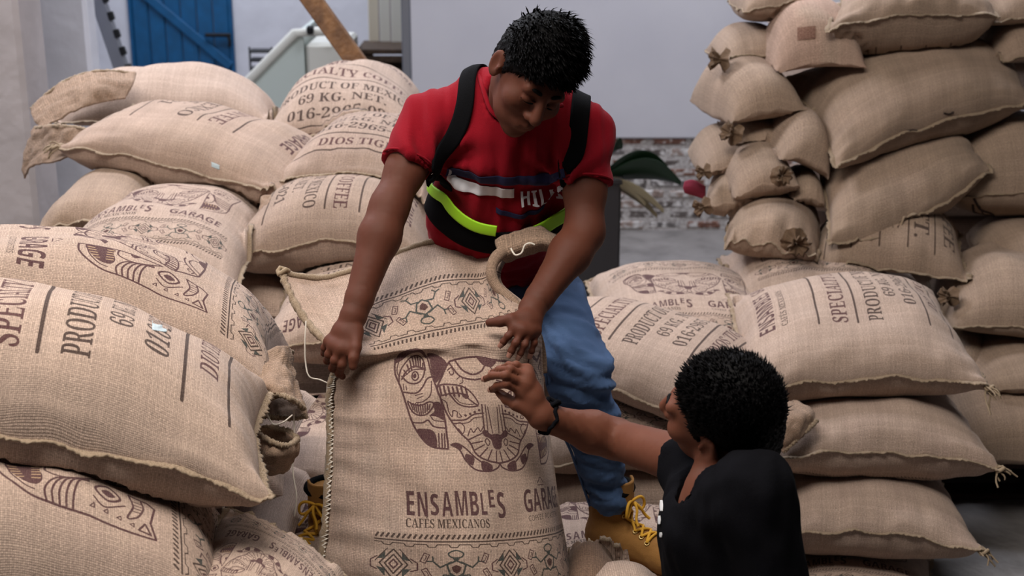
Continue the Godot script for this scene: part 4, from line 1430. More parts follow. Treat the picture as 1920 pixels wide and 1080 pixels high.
class Field:                       # a distance field on a grid, meshed as surface nets
	var lo := Vector3.ZERO
	var n := Vector3i.ZERO
	var cs := 0.01
	var d := PackedFloat32Array()
	var stack := []
	var prims := []

	func _init(a: Vector3, b: Vector3, cell: float) -> void:
		cs = cell
		lo = a.min(b)
		var s := (a.max(b) - lo) / cell
		n = Vector3i(int(s.x) + 2, int(s.y) + 2, int(s.z) + 2)
		d.resize(n.x * n.y * n.z)
		d.fill(1.0)

	func push() -> void:
		stack.append(d)
		d = PackedFloat32Array()
		d.resize(n.x * n.y * n.z)
		d.fill(1.0)

	func pop(k: float) -> void:
		var top := d
		d = stack.pop_back()
		for i in d.size():
			var b := top[i]
			if b < 0.9:
				var a := d[i]
				if k > 0.0 and absf(a - b) < k:
					var h := 0.5 + 0.5 * (b - a) / k
					d[i] = lerpf(b, a, h) - k * h * (1.0 - h)
				elif b < a:
					d[i] = b

	# a tapered bone; side stretches (f < 1) or squashes (f > 1) it along an axis; clip = [point, direction] cuts it flat
	func bone(a: Vector3, b: Vector3, ra: float, rb: float, k := 0.01, side := Vector3.ZERO, f := 1.0, clip := []) -> void:
		prims.append([0, a, b, ra, rb, k, side, f, clip])
		var r := maxf(ra, rb) / minf(f, 1.0) + k + cs * 3.0
		fill(prims[-1], a.min(b) - Vector3.ONE * r, a.max(b) + Vector3.ONE * r, 0)

	func blob(c: Vector3, basis: Basis, rad: Vector3, k := 0.01, mode := 0) -> void:
		prims.append([1, c, basis.inverse(), rad, mode, k])
		var r := maxf(rad.x, maxf(rad.y, rad.z)) + k + cs * 3.0
		fill(prims[-1], c - Vector3.ONE * r, c + Vector3.ONE * r, mode)

	func cut(a: Vector3, b: Vector3, ra: float, rb: float, k := 0.004) -> void:       # take a bone away
		prims.append([2, a, b, ra, rb, k, Vector3.ZERO, 1.0, []])
		var r := maxf(ra, rb) + k + cs * 3.0
		fill(prims[-1], a.min(b) - Vector3.ONE * r, a.max(b) + Vector3.ONE * r, 1)

	func half(p: Vector3, dir: Vector3) -> void:                                       # take away what lies towards dir
		prims.append([3, p, dir.normalized()])
		var dn := dir.normalized()
		var i := 0
		for z in n.z:
			for y in n.y:
				for x in n.x:
					if d[i] < 0.9:
						d[i] = maxf(d[i], (lo + Vector3(x, y, z) * cs - p).dot(dn))
					i += 1

	func one(q: Array, p: Vector3) -> float:
		if q[0] == 1:
			var l: Vector3 = q[2] * (p - q[1])
			var r: Vector3 = q[3]
			var k0 := (l / r).length()
			var k1 := (l / (r * r)).length()
			return k0 * (k0 - 1.0) / maxf(k1, 1e-6)
		var a: Vector3 = q[1]
		var ba: Vector3 = q[2] - a
		var pa := p - a
		if q[7] != 1.0:
			var s: Vector3 = q[6]
			pa += s * (pa.dot(s) * (q[7] - 1.0))
		var t := clampf(pa.dot(ba) / maxf(ba.length_squared(), 1e-9), 0.0, 1.0)
		var v := (pa - ba * t).length() - lerpf(q[3], q[4], t)
		if q[8].size():
			v = maxf(v, (p - q[8][0]).dot(q[8][1]))
		return v

	func fill(q: Array, a: Vector3, b: Vector3, mode: int) -> void:
		var i0 := Vector3i(((a - lo) / cs).floor()).clamp(Vector3i.ZERO, n - Vector3i.ONE)
		var i1 := Vector3i(((b - lo) / cs).ceil()).clamp(Vector3i.ZERO, n - Vector3i.ONE)
		var k: float = q[5]
		for z in range(i0.z, i1.z + 1):
			for y in range(i0.y, i1.y + 1):
				var o := (z * n.y + y) * n.x
				for x in range(i0.x, i1.x + 1):
					var v := one(q, lo + Vector3(x, y, z) * cs)
					var w := d[o + x]
					if mode == 0:
						if absf(w - v) < k:
							var h := 0.5 + 0.5 * (v - w) / k
							d[o + x] = lerpf(v, w, h) - k * h * (1.0 - h)
						elif v < w:
							d[o + x] = v
					else:
						v = -v
						if absf(w - v) < k:
							var h := 0.5 - 0.5 * (v - w) / k
							d[o + x] = lerpf(v, w, h) + k * h * (1.0 - h)
						elif v > w:
							d[o + x] = v

	func value(p: Vector3) -> float:
		var w := 1.0
		for q in prims:
			if q[0] == 3:
				w = maxf(w, (p - q[1]).dot(q[2]))
				continue
			var v := one(q, p)
			var k: float = q[5]
			if q[0] == 2 or (q[0] == 1 and q[4] == 1):
				w = maxf(w, -v)
			elif absf(w - v) < k:
				var h := 0.5 + 0.5 * (v - w) / k
				w = lerpf(v, w, h) - k * h * (1.0 - h)
			else:
				w = minf(w, v)
		return w

	func grad(p: Vector3) -> Vector3:
		var e := 0.004
		return Vector3(value(p + Vector3(e, 0, 0)) - value(p - Vector3(e, 0, 0)), value(p + Vector3(0, e, 0)) - value(p - Vector3(0, e, 0)), value(p + Vector3(0, 0, e)) - value(p - Vector3(0, 0, e))).normalized()

	func snap(p: Vector3, above: float) -> Vector3:
		for i in 7:
			p -= grad(p) * (value(p) - above)
		return p

	func hit(from: Vector3, to: Vector3, above: float) -> Vector3:                     # along a ray onto the surface
		var dir := (to - from).normalized()
		var p := to - dir * 0.5
		for i in 60:
			var v := value(p) - above
			p += dir * clampf(v * 0.7, -0.02, 0.05)
			if absf(v) < 0.0004:
				break
		return p

	func net(v: PackedVector3Array, idx: PackedInt32Array) -> void:
		var sx := 1
		var sy := n.x
		var sz := n.x * n.y
		var at := PackedInt32Array()
		at.resize(d.size())
		at.fill(-1)
		var corner := [0, sx, sy, sx + sy, sz, sx + sz, sy + sz, sx + sy + sz]
		var off := [Vector3(0, 0, 0), Vector3(1, 0, 0), Vector3(0, 1, 0), Vector3(1, 1, 0), Vector3(0, 0, 1), Vector3(1, 0, 1), Vector3(0, 1, 1), Vector3(1, 1, 1)]
		var edges := [[0, 1], [2, 3], [4, 5], [6, 7], [0, 2], [1, 3], [4, 6], [5, 7], [0, 4], [1, 5], [2, 6], [3, 7]]
		for z in n.z - 1:
			for y in n.y - 1:
				var o := (z * n.y + y) * n.x
				for x in n.x - 1:
					var i := o + x
					if absf(d[i]) > cs * 3.0:
						continue
					var neg := 0
					for c in corner:
						if d[i + c] < 0.0:
							neg += 1
					if neg == 0 or neg == 8:
						continue
					var s := Vector3.ZERO
					var m := 0
					for e in edges:
						var a := d[i + corner[e[0]]]
						var b := d[i + corner[e[1]]]
						if (a < 0.0) != (b < 0.0):
							s += (off[e[0]] as Vector3).lerp(off[e[1]], a / (a - b))
							m += 1
					at[i] = v.size()
					v.append(lo + (Vector3(x, y, z) + s / m) * cs)
		for z in range(1, n.z - 1):
			for y in range(1, n.y - 1):
				var o := (z * n.y + y) * n.x
				for x in range(1, n.x - 1):
					var i := o + x
					var a := d[i]
					if absf(a) > cs * 2.0:
						continue
					for ax in 3:
						var st: int = [sx, sy, sz][ax]
						var b := d[i + st]
						if (a < 0.0) == (b < 0.0):
							continue
						var u: int = [sy, sz, sx][ax]
						var w: int = [sz, sx, sy][ax]
						var q0 := at[i - u - w]
						var q1 := at[i - w]
						var q2 := at[i]
						var q3 := at[i - u]
						if q0 < 0 or q1 < 0 or q2 < 0 or q3 < 0:
							continue
						if a < 0.0:
							idx.append_array([q0, q2, q1, q0, q3, q2])
						else:
							idx.append_array([q0, q1, q2, q0, q2, q3])

func net_mesh(f: Field) -> ArrayMesh:
	var v := PackedVector3Array()
	var idx := PackedInt32Array()
	f.net(v, idx)
	return finish(v, idx)

func ripple(v: PackedVector3Array, idx: PackedInt32Array, fn: Callable) -> void:      # push every vertex along its normal
	var nor := normals_of(v, idx)
	for i in v.size():
		v[i] += nor[i] * fn.call(v[i], nor[i])

func rel(v: PackedVector3Array, o: Vector3) -> void:
	for i in v.size():
		v[i] -= o

# a head: c is between the ears, b has x to the person's left, y to the crown, z to the nose; neck = where the neck goes
func head_field(c: Vector3, b: Basis, neck: Vector3, nr: float, open: float) -> Field:
	var P := func(x, y, z): return c + b * Vector3(x, y, z)
	var f := Field.new(c - Vector3.ONE * 0.185, c + Vector3.ONE * 0.185, 0.0036)
	f.blob(P.call(0, 0.028, -0.016), b, Vector3(0.074, 0.084, 0.093), 0.02)
	f.blob(P.call(0, -0.028, 0.030), b, Vector3(0.061, 0.084, 0.064), 0.03)
	f.blob(P.call(0, -0.072, 0.034), b, Vector3(0.050, 0.038, 0.050), 0.02)
	f.blob(P.call(0, -0.101, 0.066), b, Vector3(0.023, 0.016, 0.019), 0.018)
	f.bone(P.call(-0.038, 0.024, 0.079), P.call(0.038, 0.024, 0.079), 0.012, 0.012, 0.016)
	for s in [-1.0, 1.0]:
		f.blob(P.call(0.043 * s, -0.022, 0.062), b, Vector3(0.023, 0.022, 0.024), 0.02)
		f.blob(P.call(0.031 * s, 0.003, 0.098), b, Vector3(0.018, 0.012, 0.016), 0.010, 1)
		f.blob(P.call(0.031 * s, 0.002, 0.080), b, Vector3(0.0135, 0.0125, 0.0135), 0.003)
		f.bone(P.call(0.018 * s, 0.004 - 0.004 * open, 0.0925), P.call(0.043 * s, 0.003 - 0.004 * open, 0.086), 0.0028, 0.0026, 0.003)
	f.bone(P.call(0, 0.018, 0.089), P.call(0, -0.026, 0.112), 0.0085, 0.0135, 0.012)
	for s in [-1.0, 1.0]:
		f.blob(P.call(0.0135 * s, -0.031, 0.099), b, Vector3(0.009, 0.0085, 0.011), 0.006)
		f.blob(P.call(0.007 * s, -0.040, 0.104), b, Vector3(0.004, 0.004, 0.006), 0.003, 1)
	f.blob(P.call(0, -0.062, 0.082), b, Vector3(0.027, 0.018, 0.016), 0.012)
	f.bone(P.call(-0.021, -0.0605, 0.089), P.call(0, -0.0565, 0.098), 0.0035, 0.0055, 0.004)
	f.bone(P.call(0, -0.0565, 0.098), P.call(0.021, -0.0605, 0.089), 0.0055, 0.0035, 0.004)
	f.bone(P.call(-0.016, -0.0695, 0.089), P.call(0.016, -0.0695, 0.089), 0.006, 0.006, 0.004)
	f.bone(P.call(-0.022, -0.0635, 0.097), P.call(0.022, -0.0635, 0.097), 0.0014, 0.0014, 0.002)
	for s in [-1.0, 1.0]:
		var eb := b * Basis(Vector3.UP, -0.35 * s) * Basis(Vector3.RIGHT, -0.15)
		f.blob(P.call(0.080 * s, -0.004, -0.012), eb, Vector3(0.0085, 0.032, 0.020), 0.006)
		f.blob(P.call(0.0895 * s, -0.001, -0.009), eb, Vector3(0.007, 0.021, 0.0115), 0.004, 1)
		f.blob(P.call(0.080 * s, -0.004, 0.004), eb, Vector3(0.006, 0.008, 0.005), 0.004)
	f.bone(P.call(0, -0.055, -0.028), neck, nr * 0.98, nr, 0.022)
	return f

func hair_mesh(c: Vector3, b: Basis, vol: float, fade: float, count: int, length: float, comb: Vector3, seed_: int, front: float, stand: float) -> Array:
	var P := func(x, y, z): return c + b * Vector3(x, y, z)
	var f := Field.new(c - Vector3.ONE * 0.19, c + Vector3.ONE * 0.19, 0.0045)
	f.blob(P.call(0, 0.034, -0.018), b, Vector3(0.0805, 0.090, 0.100), 0.02)
	f.blob(P.call(0, 0.062 + vol * 0.3, 0.006 + front), b, Vector3(0.071, 0.066 + vol, 0.084), 0.03)
	f.blob(P.call(0, -0.03, -0.075), b, Vector3(0.055, 0.065, 0.040), 0.03)
	f.half(P.call(0, -0.004, front), b * Vector3(0, -0.83, 0.56))
	f.half(P.call(0, -0.088, -0.07), b * Vector3(0, -1, 0.1))
	for s in [-1.0, 1.0]:
		f.bone(P.call(0.070 * s, 0.03, 0.020), P.call(0.068 * s, 0.0, 0.012), 0.010, 0.006, 0.012)
	for s in [-1.0, 1.0]:
		f.blob(P.call(0.085 * s, -0.006, -0.012), b, Vector3(0.02, 0.036, 0.024), 0.006, 1)
	var v := PackedVector3Array()
	var idx := PackedInt32Array()
	f.net(v, idx)
	var r := RandomNumberGenerator.new()
	r.seed = seed_
	var nor := normals_of(v, idx)
	for i in v.size():
		v[i] += nor[i] * 0.004 * fine.get_noise_3dv(v[i] * 9.0)
	var cap := finish(v, idx)
	var sv := PackedVector3Array()
	var si := PackedInt32Array()
	for k in count:
		var i := r.randi_range(0, v.size() - 1)
		var l: Vector3 = b.inverse() * (v[i] - c)
		if l.y < -0.06 and r.randf() < 0.7:
			continue
		var high := clampf((l.y - fade) / 0.06, 0.0, 1.0)
		var len_ := length * (0.25 + 0.75 * high) * r.randf_range(0.6, 1.25)
		var dir := (nor[i] * lerpf(0.3, stand, high) + b * comb * r.randf_range(0.6, 1.3) + b * Vector3(r.randf_range(-0.28, 0.28), r.randf_range(-0.2, 0.2), r.randf_range(-0.25, 0.25))).normalized()
		if high < 0.3:
			dir = (nor[i] * 0.3 + b * Vector3(0, -0.9, -0.35)).normalized()
		var side := dir.cross(nor[i] + Vector3(0.01, 0.02, 0.03)).normalized() * r.randf_range(0.0012, 0.0024)
		var p := v[i] - nor[i] * 0.003
		var q := p + dir * len_ * 0.55
		var tip := q + (dir + nor[i] * -0.25 + b * comb * 0.3).normalized() * len_ * 0.45
		var up := dir.cross(side).normalized() * side.length() * 0.7
		var o := sv.size()
		sv.append_array([p + side, p - side, p + up, q + side * 0.8, q - side * 0.8, q + up * 0.8, tip])
		si.append_array([o, o + 3, o + 1, o + 1, o + 3, o + 4, o + 1, o + 4, o + 2, o + 2, o + 4, o + 5, o + 2, o + 5, o, o, o + 5, o + 3, o + 3, o + 6, o + 4, o + 4, o + 6, o + 5, o + 5, o + 6, o + 3])
	return [cap, finish(sv, si)]

# a hand: chains of joints for each finger, palm bones from the wrist to the knuckles; back = direction of the back of the hand
func hand_into(v: PackedVector3Array, idx: PackedInt32Array, wrist: Vector3, arm: Vector3, fingers: Array, thumb: Array, rw: float, thin := 1.0) -> void:
	var lo := wrist
	var hi := wrist
	for ch in fingers + [thumb]:
		for p in ch:
			lo = lo.min(p)
			hi = hi.max(p)
	var armdir := (arm - wrist).normalized()
	lo = lo.min(wrist + armdir * 0.04) - Vector3.ONE * 0.04
	hi = hi.max(wrist + armdir * 0.04) + Vector3.ONE * 0.04
	var f := Field.new(lo, hi, 0.003)
	# palm
	var ks := []
	for ch in fingers:
		ks.append(ch[0])
	for i in ks.size():
		f.bone(wrist.lerp(ks[i], 0.12), ks[i], rw * 0.62, [0.0125, 0.0130, 0.0122, 0.0112][i], 0.014)
	for i in ks.size() - 1:
		f.bone(ks[i], ks[i + 1], 0.0112, 0.0105, 0.012)
		f.bone(wrist.lerp(ks[i], 0.55), wrist.lerp(ks[i + 1], 0.55), 0.0145, 0.014, 0.014)
	f.bone(wrist, wrist + armdir * 0.06, rw, rw * 1.08, 0.012)
	# fingers apart from one another
	var rad := [[0.0102, 0.0092, 0.0084, 0.0074], [0.0104, 0.0094, 0.0086, 0.0075], [0.0100, 0.0090, 0.0082, 0.0072], [0.0090, 0.0080, 0.0073, 0.0064]]
	f.push()
	for i in fingers.size():
		f.push()
		var ch: Array = fingers[i]
		for k in ch.size() - 1:
			f.bone(ch[k], ch[k + 1], rad[i][mini(k, 3)] * thin, rad[i][mini(k + 1, 3)] * thin, 0.004)
			if k > 0:
				f.bone(ch[k], ch[k] + (ch[k + 1] - ch[k]) * 0.06, rad[i][mini(k, 3)] * thin * 1.04, rad[i][mini(k, 3)] * thin * 1.04, 0.004)
		f.pop(0.0)
	f.pop(0.007)
	f.push()
	for k in thumb.size() - 1:
		f.bone(thumb[k], thumb[k + 1], [0.0165, 0.0120, 0.0108, 0.0092][mini(k, 3)], [0.0120, 0.0108, 0.0092, 0.008][mini(k, 3)], 0.006)
	f.pop(0.010)
	var b := v.size()
	var nv := PackedVector3Array()
	var ni := PackedInt32Array()
	f.net(nv, ni)
	v.append_array(nv)
	for i in ni:
		idx.append(i + b)

func add_net(v: PackedVector3Array, idx: PackedInt32Array, f: Field) -> void:
	var b := v.size()
	var nv := PackedVector3Array()
	var ni := PackedInt32Array()
	f.net(nv, ni)
	v.append_array(nv)
	for i in ni:
		idx.append(i + b)

func nail(tip: Vector3, before: Vector3, back: Vector3, r: float) -> ArrayMesh:
	var dir := (tip - before).normalized()
	var n := (back - dir * back.dot(dir)).normalized()
	var s := dir.cross(n)
	var rows := []
	for j in 4:
		var line := []
		for i in 5:
			var a := (i - 2) * 0.42
			var u := j / 3.0
			line.append(tip + dir * lerpf(-0.009, 0.0035, u) + (s * sin(a) + n * cos(a)) * (r + 0.0004) * lerpf(0.98, 0.86, u))
		rows.append(line)
	return sheet(rows, 8, 6, 0.0008)

# a strip of webbing laid over a body: points are snapped to the field
func strap(f: Field, pts: Array, width: float, thick: float, above := 0.003, twist := 0.0) -> ArrayMesh:
	var n := pts.size() * 6
	var rows := [[], [], []]
	for i in n + 1:
		var t := i / float(n)
		var p := f.snap(catmull(pts, t), above)
		var q := catmull(pts, minf(t + 0.02, 1.0)) - catmull(pts, maxf(t - 0.02, 0.0))
		var g := f.grad(p)
		var s := q.normalized().cross(g).normalized()
		s = s.rotated(q.normalized(), twist)
		rows[1].append(p + g * 0.001)
		for e in [[0, -0.5], [2, 0.5]]:
			var flat: Vector3 = p + s * width * e[1]
			var on := f.snap(flat, above)
			rows[e[0]].append(on if on.distance_to(flat) < width * 0.35 and (on - p).dot(s * e[1]) > 0.0 else flat)
	return sheet(rows, n * 2, 6, thick)

func skin_mat(c: Color) -> StandardMaterial3D:
	var m := mat(c, 0.62)
	m.metallic_specular = 0.32
	m.subsurf_scatter_enabled = true
	m.subsurf_scatter_strength = 0.12
	m.uv1_triplanar = true
	m.uv1_scale = Vector3.ONE * 2.0
	m.albedo_texture = noise_tex(71, 0.02, [[0.0, Color(0.90, 0.87, 0.85)], [1.0, Color(1, 1, 1)]], 256)
	return m

func cloth_mat(c: Color, rough := 0.9, freq := 0.25, sheen := 0.2) -> StandardMaterial3D:
	var m := mat(c, rough)
	m.uv1_triplanar = true
	m.uv1_scale = Vector3.ONE * 8.0
	m.albedo_texture = noise_tex(75, freq, [[0.0, Color(0.82, 0.82, 0.82)], [1.0, Color(1, 1, 1)]], 256)
	m.normal_enabled = true
	m.normal_texture = noise_tex(76, freq, [], 256, 3, true)
	m.normal_scale = 0.25
	m.rim_enabled = true
	m.rim = sheen
	m.rim_tint = 0.5
	m.metallic_specular = 0.3 if sheen > 0.1 else 0.15
	return m

func hair_mat() -> StandardMaterial3D:
	var m := mat(Color(0.035, 0.032, 0.036), 0.55)
	m.metallic_specular = 0.18
	return m

func cam(x: float, y: float, z: float) -> Vector3:                # right, up and towards the camera, as directions of the place
	return Vector3(x, y * cos(PITCH) + z * sin(PITCH), -y * sin(PITCH) + z * cos(PITCH))

func frame_of(face: Vector3, crown: Vector3) -> Basis:
	var f := face.normalized()
	var u := (crown - f * crown.dot(f)).normalized()
	return Basis(u.cross(f), u, f)

func pts(list: Array) -> Array:
	var out := []
	for p in list:
		out.append(pt(p))
	return out

func boot(o: Node3D, ankle: Vector3, dir: Vector3, leather: Material, lace: Material, sole: Material, inner: Material) -> void:
	var z := Vector3(dir.x, 0, dir.z).normalized()
	var b := Basis(Vector3.UP.cross(z), Vector3.UP, z)
	var P := func(x, y, w): return ankle + b * Vector3(x, y, w)
	var f := Field.new(ankle - Vector3(0.3, 0.14, 0.3), ankle + Vector3(0.3, 0.2, 0.3), 0.005)
	f.bone(P.call(0, 0.0, -0.015), P.call(0, 0.135, -0.022), 0.051, 0.054, 0.02, Vector3.ZERO, 1.0, [P.call(0, 0.095, 0), Vector3.UP])
	f.blob(P.call(0, -0.035, -0.035), b, Vector3(0.040, 0.050, 0.048), 0.02)
	f.bone(P.call(0, -0.022, 0.0), P.call(0, -0.046, 0.135), 0.047, 0.040, 0.02)
	f.blob(P.call(0, -0.045, 0.158), b, Vector3(0.047, 0.036, 0.052), 0.02)
	f.half(P.call(0, -0.078, 0), Vector3.DOWN)
	var v := PackedVector3Array()
	var idx := PackedInt32Array()
	f.net(v, idx)
	ripple(v, idx, func(p, n): return 0.0016 * fine.get_noise_3dv(p * 3.0))
	rel(v, o.position)
	var bt := put("boot", finish(v, idx), leather, o)
	# tongue, standing out of the shaft
	var rows := []
	for j in 5:
		var u := j / 4.0
		var line := []
		for i in 5:
			var a := (i - 2) * 0.42
			line.append(P.call(sin(a) * 0.045, lerpf(0.06, 0.125, u), -0.02 + cos(a) * lerpf(0.062, 0.060, u)) - o.position)
		rows.append(line)
	put("tongue", sheet(rows, 12, 12, 0.006), leather, bt)
	var cl := []
	for i in 24:
		cl.append(P.call(cos(i * TAU / 24) * 0.054, 0.096, -0.020 + sin(i * TAU / 24) * 0.054) - o.position)
	put("collar", tube(cl, 0.010, 8, 0.0, true), inner, bt)
	var st := SurfaceTool.new()
	st.begin(Mesh.PRIMITIVE_TRIANGLES)
	var ring := []
	for i in 36:
		var a := TAU * i / 36
		var w := 0.047 + 0.006 * cos(a) - 0.004 * cos(2 * a + 0.6)
		ring.append(Vector3(sin(a) * w, 0, 0.066 + cos(a) * 0.148))
	var levels := [[-0.104, 0.94], [-0.100, 1.0], [-0.082, 1.02], [-0.074, 0.97]]
	for l in 3:
		for i in 36:
			var p: Vector3 = ring[i]
			var q: Vector3 = ring[(i + 1) % 36]
			var mid := Vector3(0, 0, 0.066)
			var f0 := func(r, lev): return P.call(mid.x + (r.x - mid.x) * lev[1], lev[0], mid.z + (r.z - mid.z) * lev[1]) - o.position
			quad(st, f0.call(p, levels[l]), f0.call(q, levels[l]), f0.call(q, levels[l + 1]), f0.call(p, levels[l + 1]), b * ((p + q) / 2 - mid))
	for lev in [levels[0], levels[3]]:
		for i in 36:
			var p: Vector3 = ring[i]
			var q: Vector3 = ring[(i + 1) % 36]
			tri(st, P.call(0, lev[0], 0.066) - o.position, P.call(p.x * lev[1], lev[0], 0.066 + (p.z - 0.066) * lev[1]) - o.position, P.call(q.x * lev[1], lev[0], 0.066 + (q.z - 0.066) * lev[1]) - o.position, Vector3.UP * signf(lev[0] + 0.09))
	put("sole", st.commit(), sole, bt)
	# eyelets in two rows and the lace that crosses between them
	var left := []
	var right := []
	for i in 6:
		var u := i / 5.0
		for s in [-1.0, 1.0]:
			var p := f.snap(P.call(0.024 * s + 0.006 * s * (1 - u), lerpf(0.086, -0.010, u), lerpf(0.035, 0.105, pow(u, 1.2))), 0.002)
			(left if s < 0 else right).append(p)
			var g := f.grad(p)
			var x := g.cross(Vector3.UP).normalized()
			var y := x.cross(g)
			var eye := []
			for k in 10:
				eye.append(p + (x * cos(k * TAU / 10) + y * sin(k * TAU / 10)) * 0.0052 - o.position)
			put("eyelet", tube(eye, 0.0018, 6, 0.0, true), M.brass, bt)
	var lv := PackedVector3Array()
	var li := PackedInt32Array()
	var lu := PackedVector2Array()
	for i in 6:
		for q in [[left[i], right[mini(i + 1, 5)]], [right[i], left[mini(i + 1, 5)]]]:
			var run := []
			for k in 9:
				var p: Vector3 = (q[0] as Vector3).lerp(q[1], k / 8.0)
				run.append(f.snap(p, 0.004) - o.position)
			tube_into(lv, li, lu, run, 0.0036, 6)
	var knot: Vector3 = f.snap(P.call(0, 0.075, 0.045), 0.008)
	for s in [-1.0, 1.0]:
		var loop := []
		for k in 17:
			var a := k / 16.0
			loop.append(knot + b * Vector3(s * 0.040 * sin(a * PI), -0.016 * sin(a * TAU) - 0.016 * sin(a * PI), 0.012 * sin(a * PI) + 0.002) - o.position)
		tube_into(lv, li, lu, loop, 0.0038, 6)
		var tail := []
		for k in 9:
			var a := k / 8.0
			tail.append(knot + b * Vector3(s * 0.026 * a, -0.045 * a, 0.010 + 0.030 * a + 0.004 * sin(a * 6)) - o.position)
		tube_into(lv, li, lu, tail, 0.0036, 6)
	put("lace", finish(lv, li, lu), lace, bt)

func build_lifter() -> void:
	var skin := skin_mat(Color(0.36, 0.205, 0.15))
	var red := cloth_mat(Color(0.54, 0.02, 0.10), 0.9)
	var navy := mat(Color(0.06, 0.07, 0.24), 0.85)
	var white := mat(Color(0.82, 0.82, 0.84), 0.85)
	var black := cloth_mat(Color(0.06, 0.06, 0.07), 0.8, 0.25, 0.0)
	var lime := mat(Color(0.62, 0.86, 0.12), 0.6)
	var hair := hair_mat()
	var denim := cloth_mat(Color(0.33, 0.44, 0.61), 0.9, 0.35)
	denim.vertex_color_use_as_albedo = true
	M.brass = mat(Color(0.75, 0.66, 0.45), 0.35, 0.8)
	var tan_ := cloth_mat(Color(0.60, 0.43, 0.23), 0.85)
	var yellow := mat(Color(0.80, 0.60, 0.16), 0.8)
	var gum := mat(Color(0.42, 0.27, 0.14), 0.7)
	var nails := mat(Color(0.60, 0.43, 0.37), 0.35)

	var anL := at(1154, 984, 3.42)
	var anR := at(612, 985, 3.46)
	var hipL := at(1028, 560, 3.55)
	var hipR := at(885, 556, 3.58)
	var knL := at(1086, 700, 3.24)
	var knR := at(752, 735, 3.34)
	var pel := at(928, 525, 3.56)
	var shR := at(802, 226, 3.20)
	var shL := at(1098, 244, 3.18)
	var elR := at(730, 388, 3.11)
	var elL := at(1096, 436, 3.12)
	var wrR := at(664, 590, 3.02)
	var wrL := at(998, 578, 3.0)
	var neck := at(962, 200, 3.15)
	var hc := at(995, 141, 3.0)
	var hb := frame_of(cam(0.20, -0.77, 0.60), cam(0.50, 0.62, 0.60))
	var o := thing("person", "standing man in a red T-shirt, jeans and tan boots, bent over the sack he holds", "person", Vector3(0.0, 0.5, -3.3))
	var org := o.position
	var fwd := cam(0.0, 0.15, 1.0).normalized()
	var spine := (neck - pel).normalized()

	# body: one surface with the head and both hands
	var v := PackedVector3Array()
	var idx := PackedInt32Array()
	var f := Field.new(Vector3(-0.62, 0.48, -3.75), Vector3(0.42, 1.74, -2.72), 0.010)
	f.bone(pel, at(948, 300, 3.30), 0.085, 0.10, 0.05, Vector3.RIGHT, 0.7)
	f.bone(shR.lerp(shL, 0.15), shL.lerp(shR, 0.15), 0.05, 0.05, 0.05)
	f.bone(neck, at(963, 170, 3.07), 0.056, 0.054, 0.03)
	f.bone(shR, elR, 0.049, 0.040, 0.02)
	f.bone(shR, shR.lerp(elR, 0.6), 0.048, 0.044, 0.02)
	f.bone(elR, elR.lerp(wrR, 0.28), 0.041, 0.046, 0.025)
	f.bone(elR.lerp(wrR, 0.28), elR.lerp(wrR, 0.86), 0.045, 0.031, 0.02)
	f.bone(elR.lerp(wrR, 0.86), wrR, 0.031, 0.0285, 0.01)
	f.bone(shL, elL, 0.052, 0.042, 0.02)
	f.bone(shL, shL.lerp(elL, 0.6), 0.05, 0.047, 0.02)
	f.bone(elL, elL.lerp(wrL, 0.28), 0.042, 0.046, 0.025)
	f.bone(elL.lerp(wrL, 0.28), elL.lerp(wrL, 0.86), 0.045, 0.031, 0.02)
	f.bone(elL.lerp(wrL, 0.86), wrL, 0.031, 0.0285, 0.01)
	for q in [[hipL, knL, anL], [hipR, knR, anR]]:
		f.bone(q[0], q[1], 0.06, 0.045, 0.03)
		f.bone(q[1], q[2], 0.045, 0.03, 0.02)
	add_net(v, idx, f)
	add_net(v, idx, head_field(hc, hb, neck, 0.055, 0.8))
	# right hand: grips the seam, thumb to the front
	var rf := [
		pts([[652, 655, 2.985], [641, 684, 2.985], [636, 700, 3.02], [642, 706, 3.05]]),
		pts([[640, 654, 2.985], [628, 676, 2.985], [624, 690, 3.02], [634, 694, 3.06]]),
		pts([[628, 648, 2.995], [617, 664, 3.00], [614, 676, 3.04], [626, 680, 3.07]]),
		pts([[618, 640, 3.01], [609, 652, 3.02], [608, 662, 3.06], [620, 668, 3.08]])]
	var rt := pts([[668, 622, 3.0], [667, 652, 2.975], [663, 672, 2.965], [662, 687, 2.965]])
	hand_into(v, idx, wrR, elR, rf, rt, 0.029)
	# left hand: spread flat on the cloth
	var lf := [
		pts([[966, 614, 2.945], [953, 630, 2.936], [944, 641, 2.940], [939, 648, 2.945]]),
		pts([[979, 620, 2.942], [967, 643, 2.928], [959, 658, 2.932], [955, 667, 2.935]]),
		pts([[992, 622, 2.95], [984, 646, 2.936], [976, 662, 2.940], [972, 671, 2.945]]),
		pts([[1004, 620, 2.965], [1002, 643, 2.954], [997, 658, 2.959], [994, 668, 2.965]])]
	var lt := pts([[984, 594, 2.97], [958, 599, 2.95], [938, 603, 2.955], [918, 605, 2.965]])
	hand_into(v, idx, wrL, elL, lf, lt, 0.029, 0.80)
	rel(v, org)
	var body := put("body", finish(v, idx), skin, o)
	var nb := cam(0, 0.35, 1)
	for c in [rt, lf[0], lf[1], lf[2], lf[3], lt]:
		var e: Vector3 = c[-1] - org
		put("fingernail", nail(e, c[-2] - org, nb, 0.0085 if c == rt or c == lt else 0.0072), nails, body)
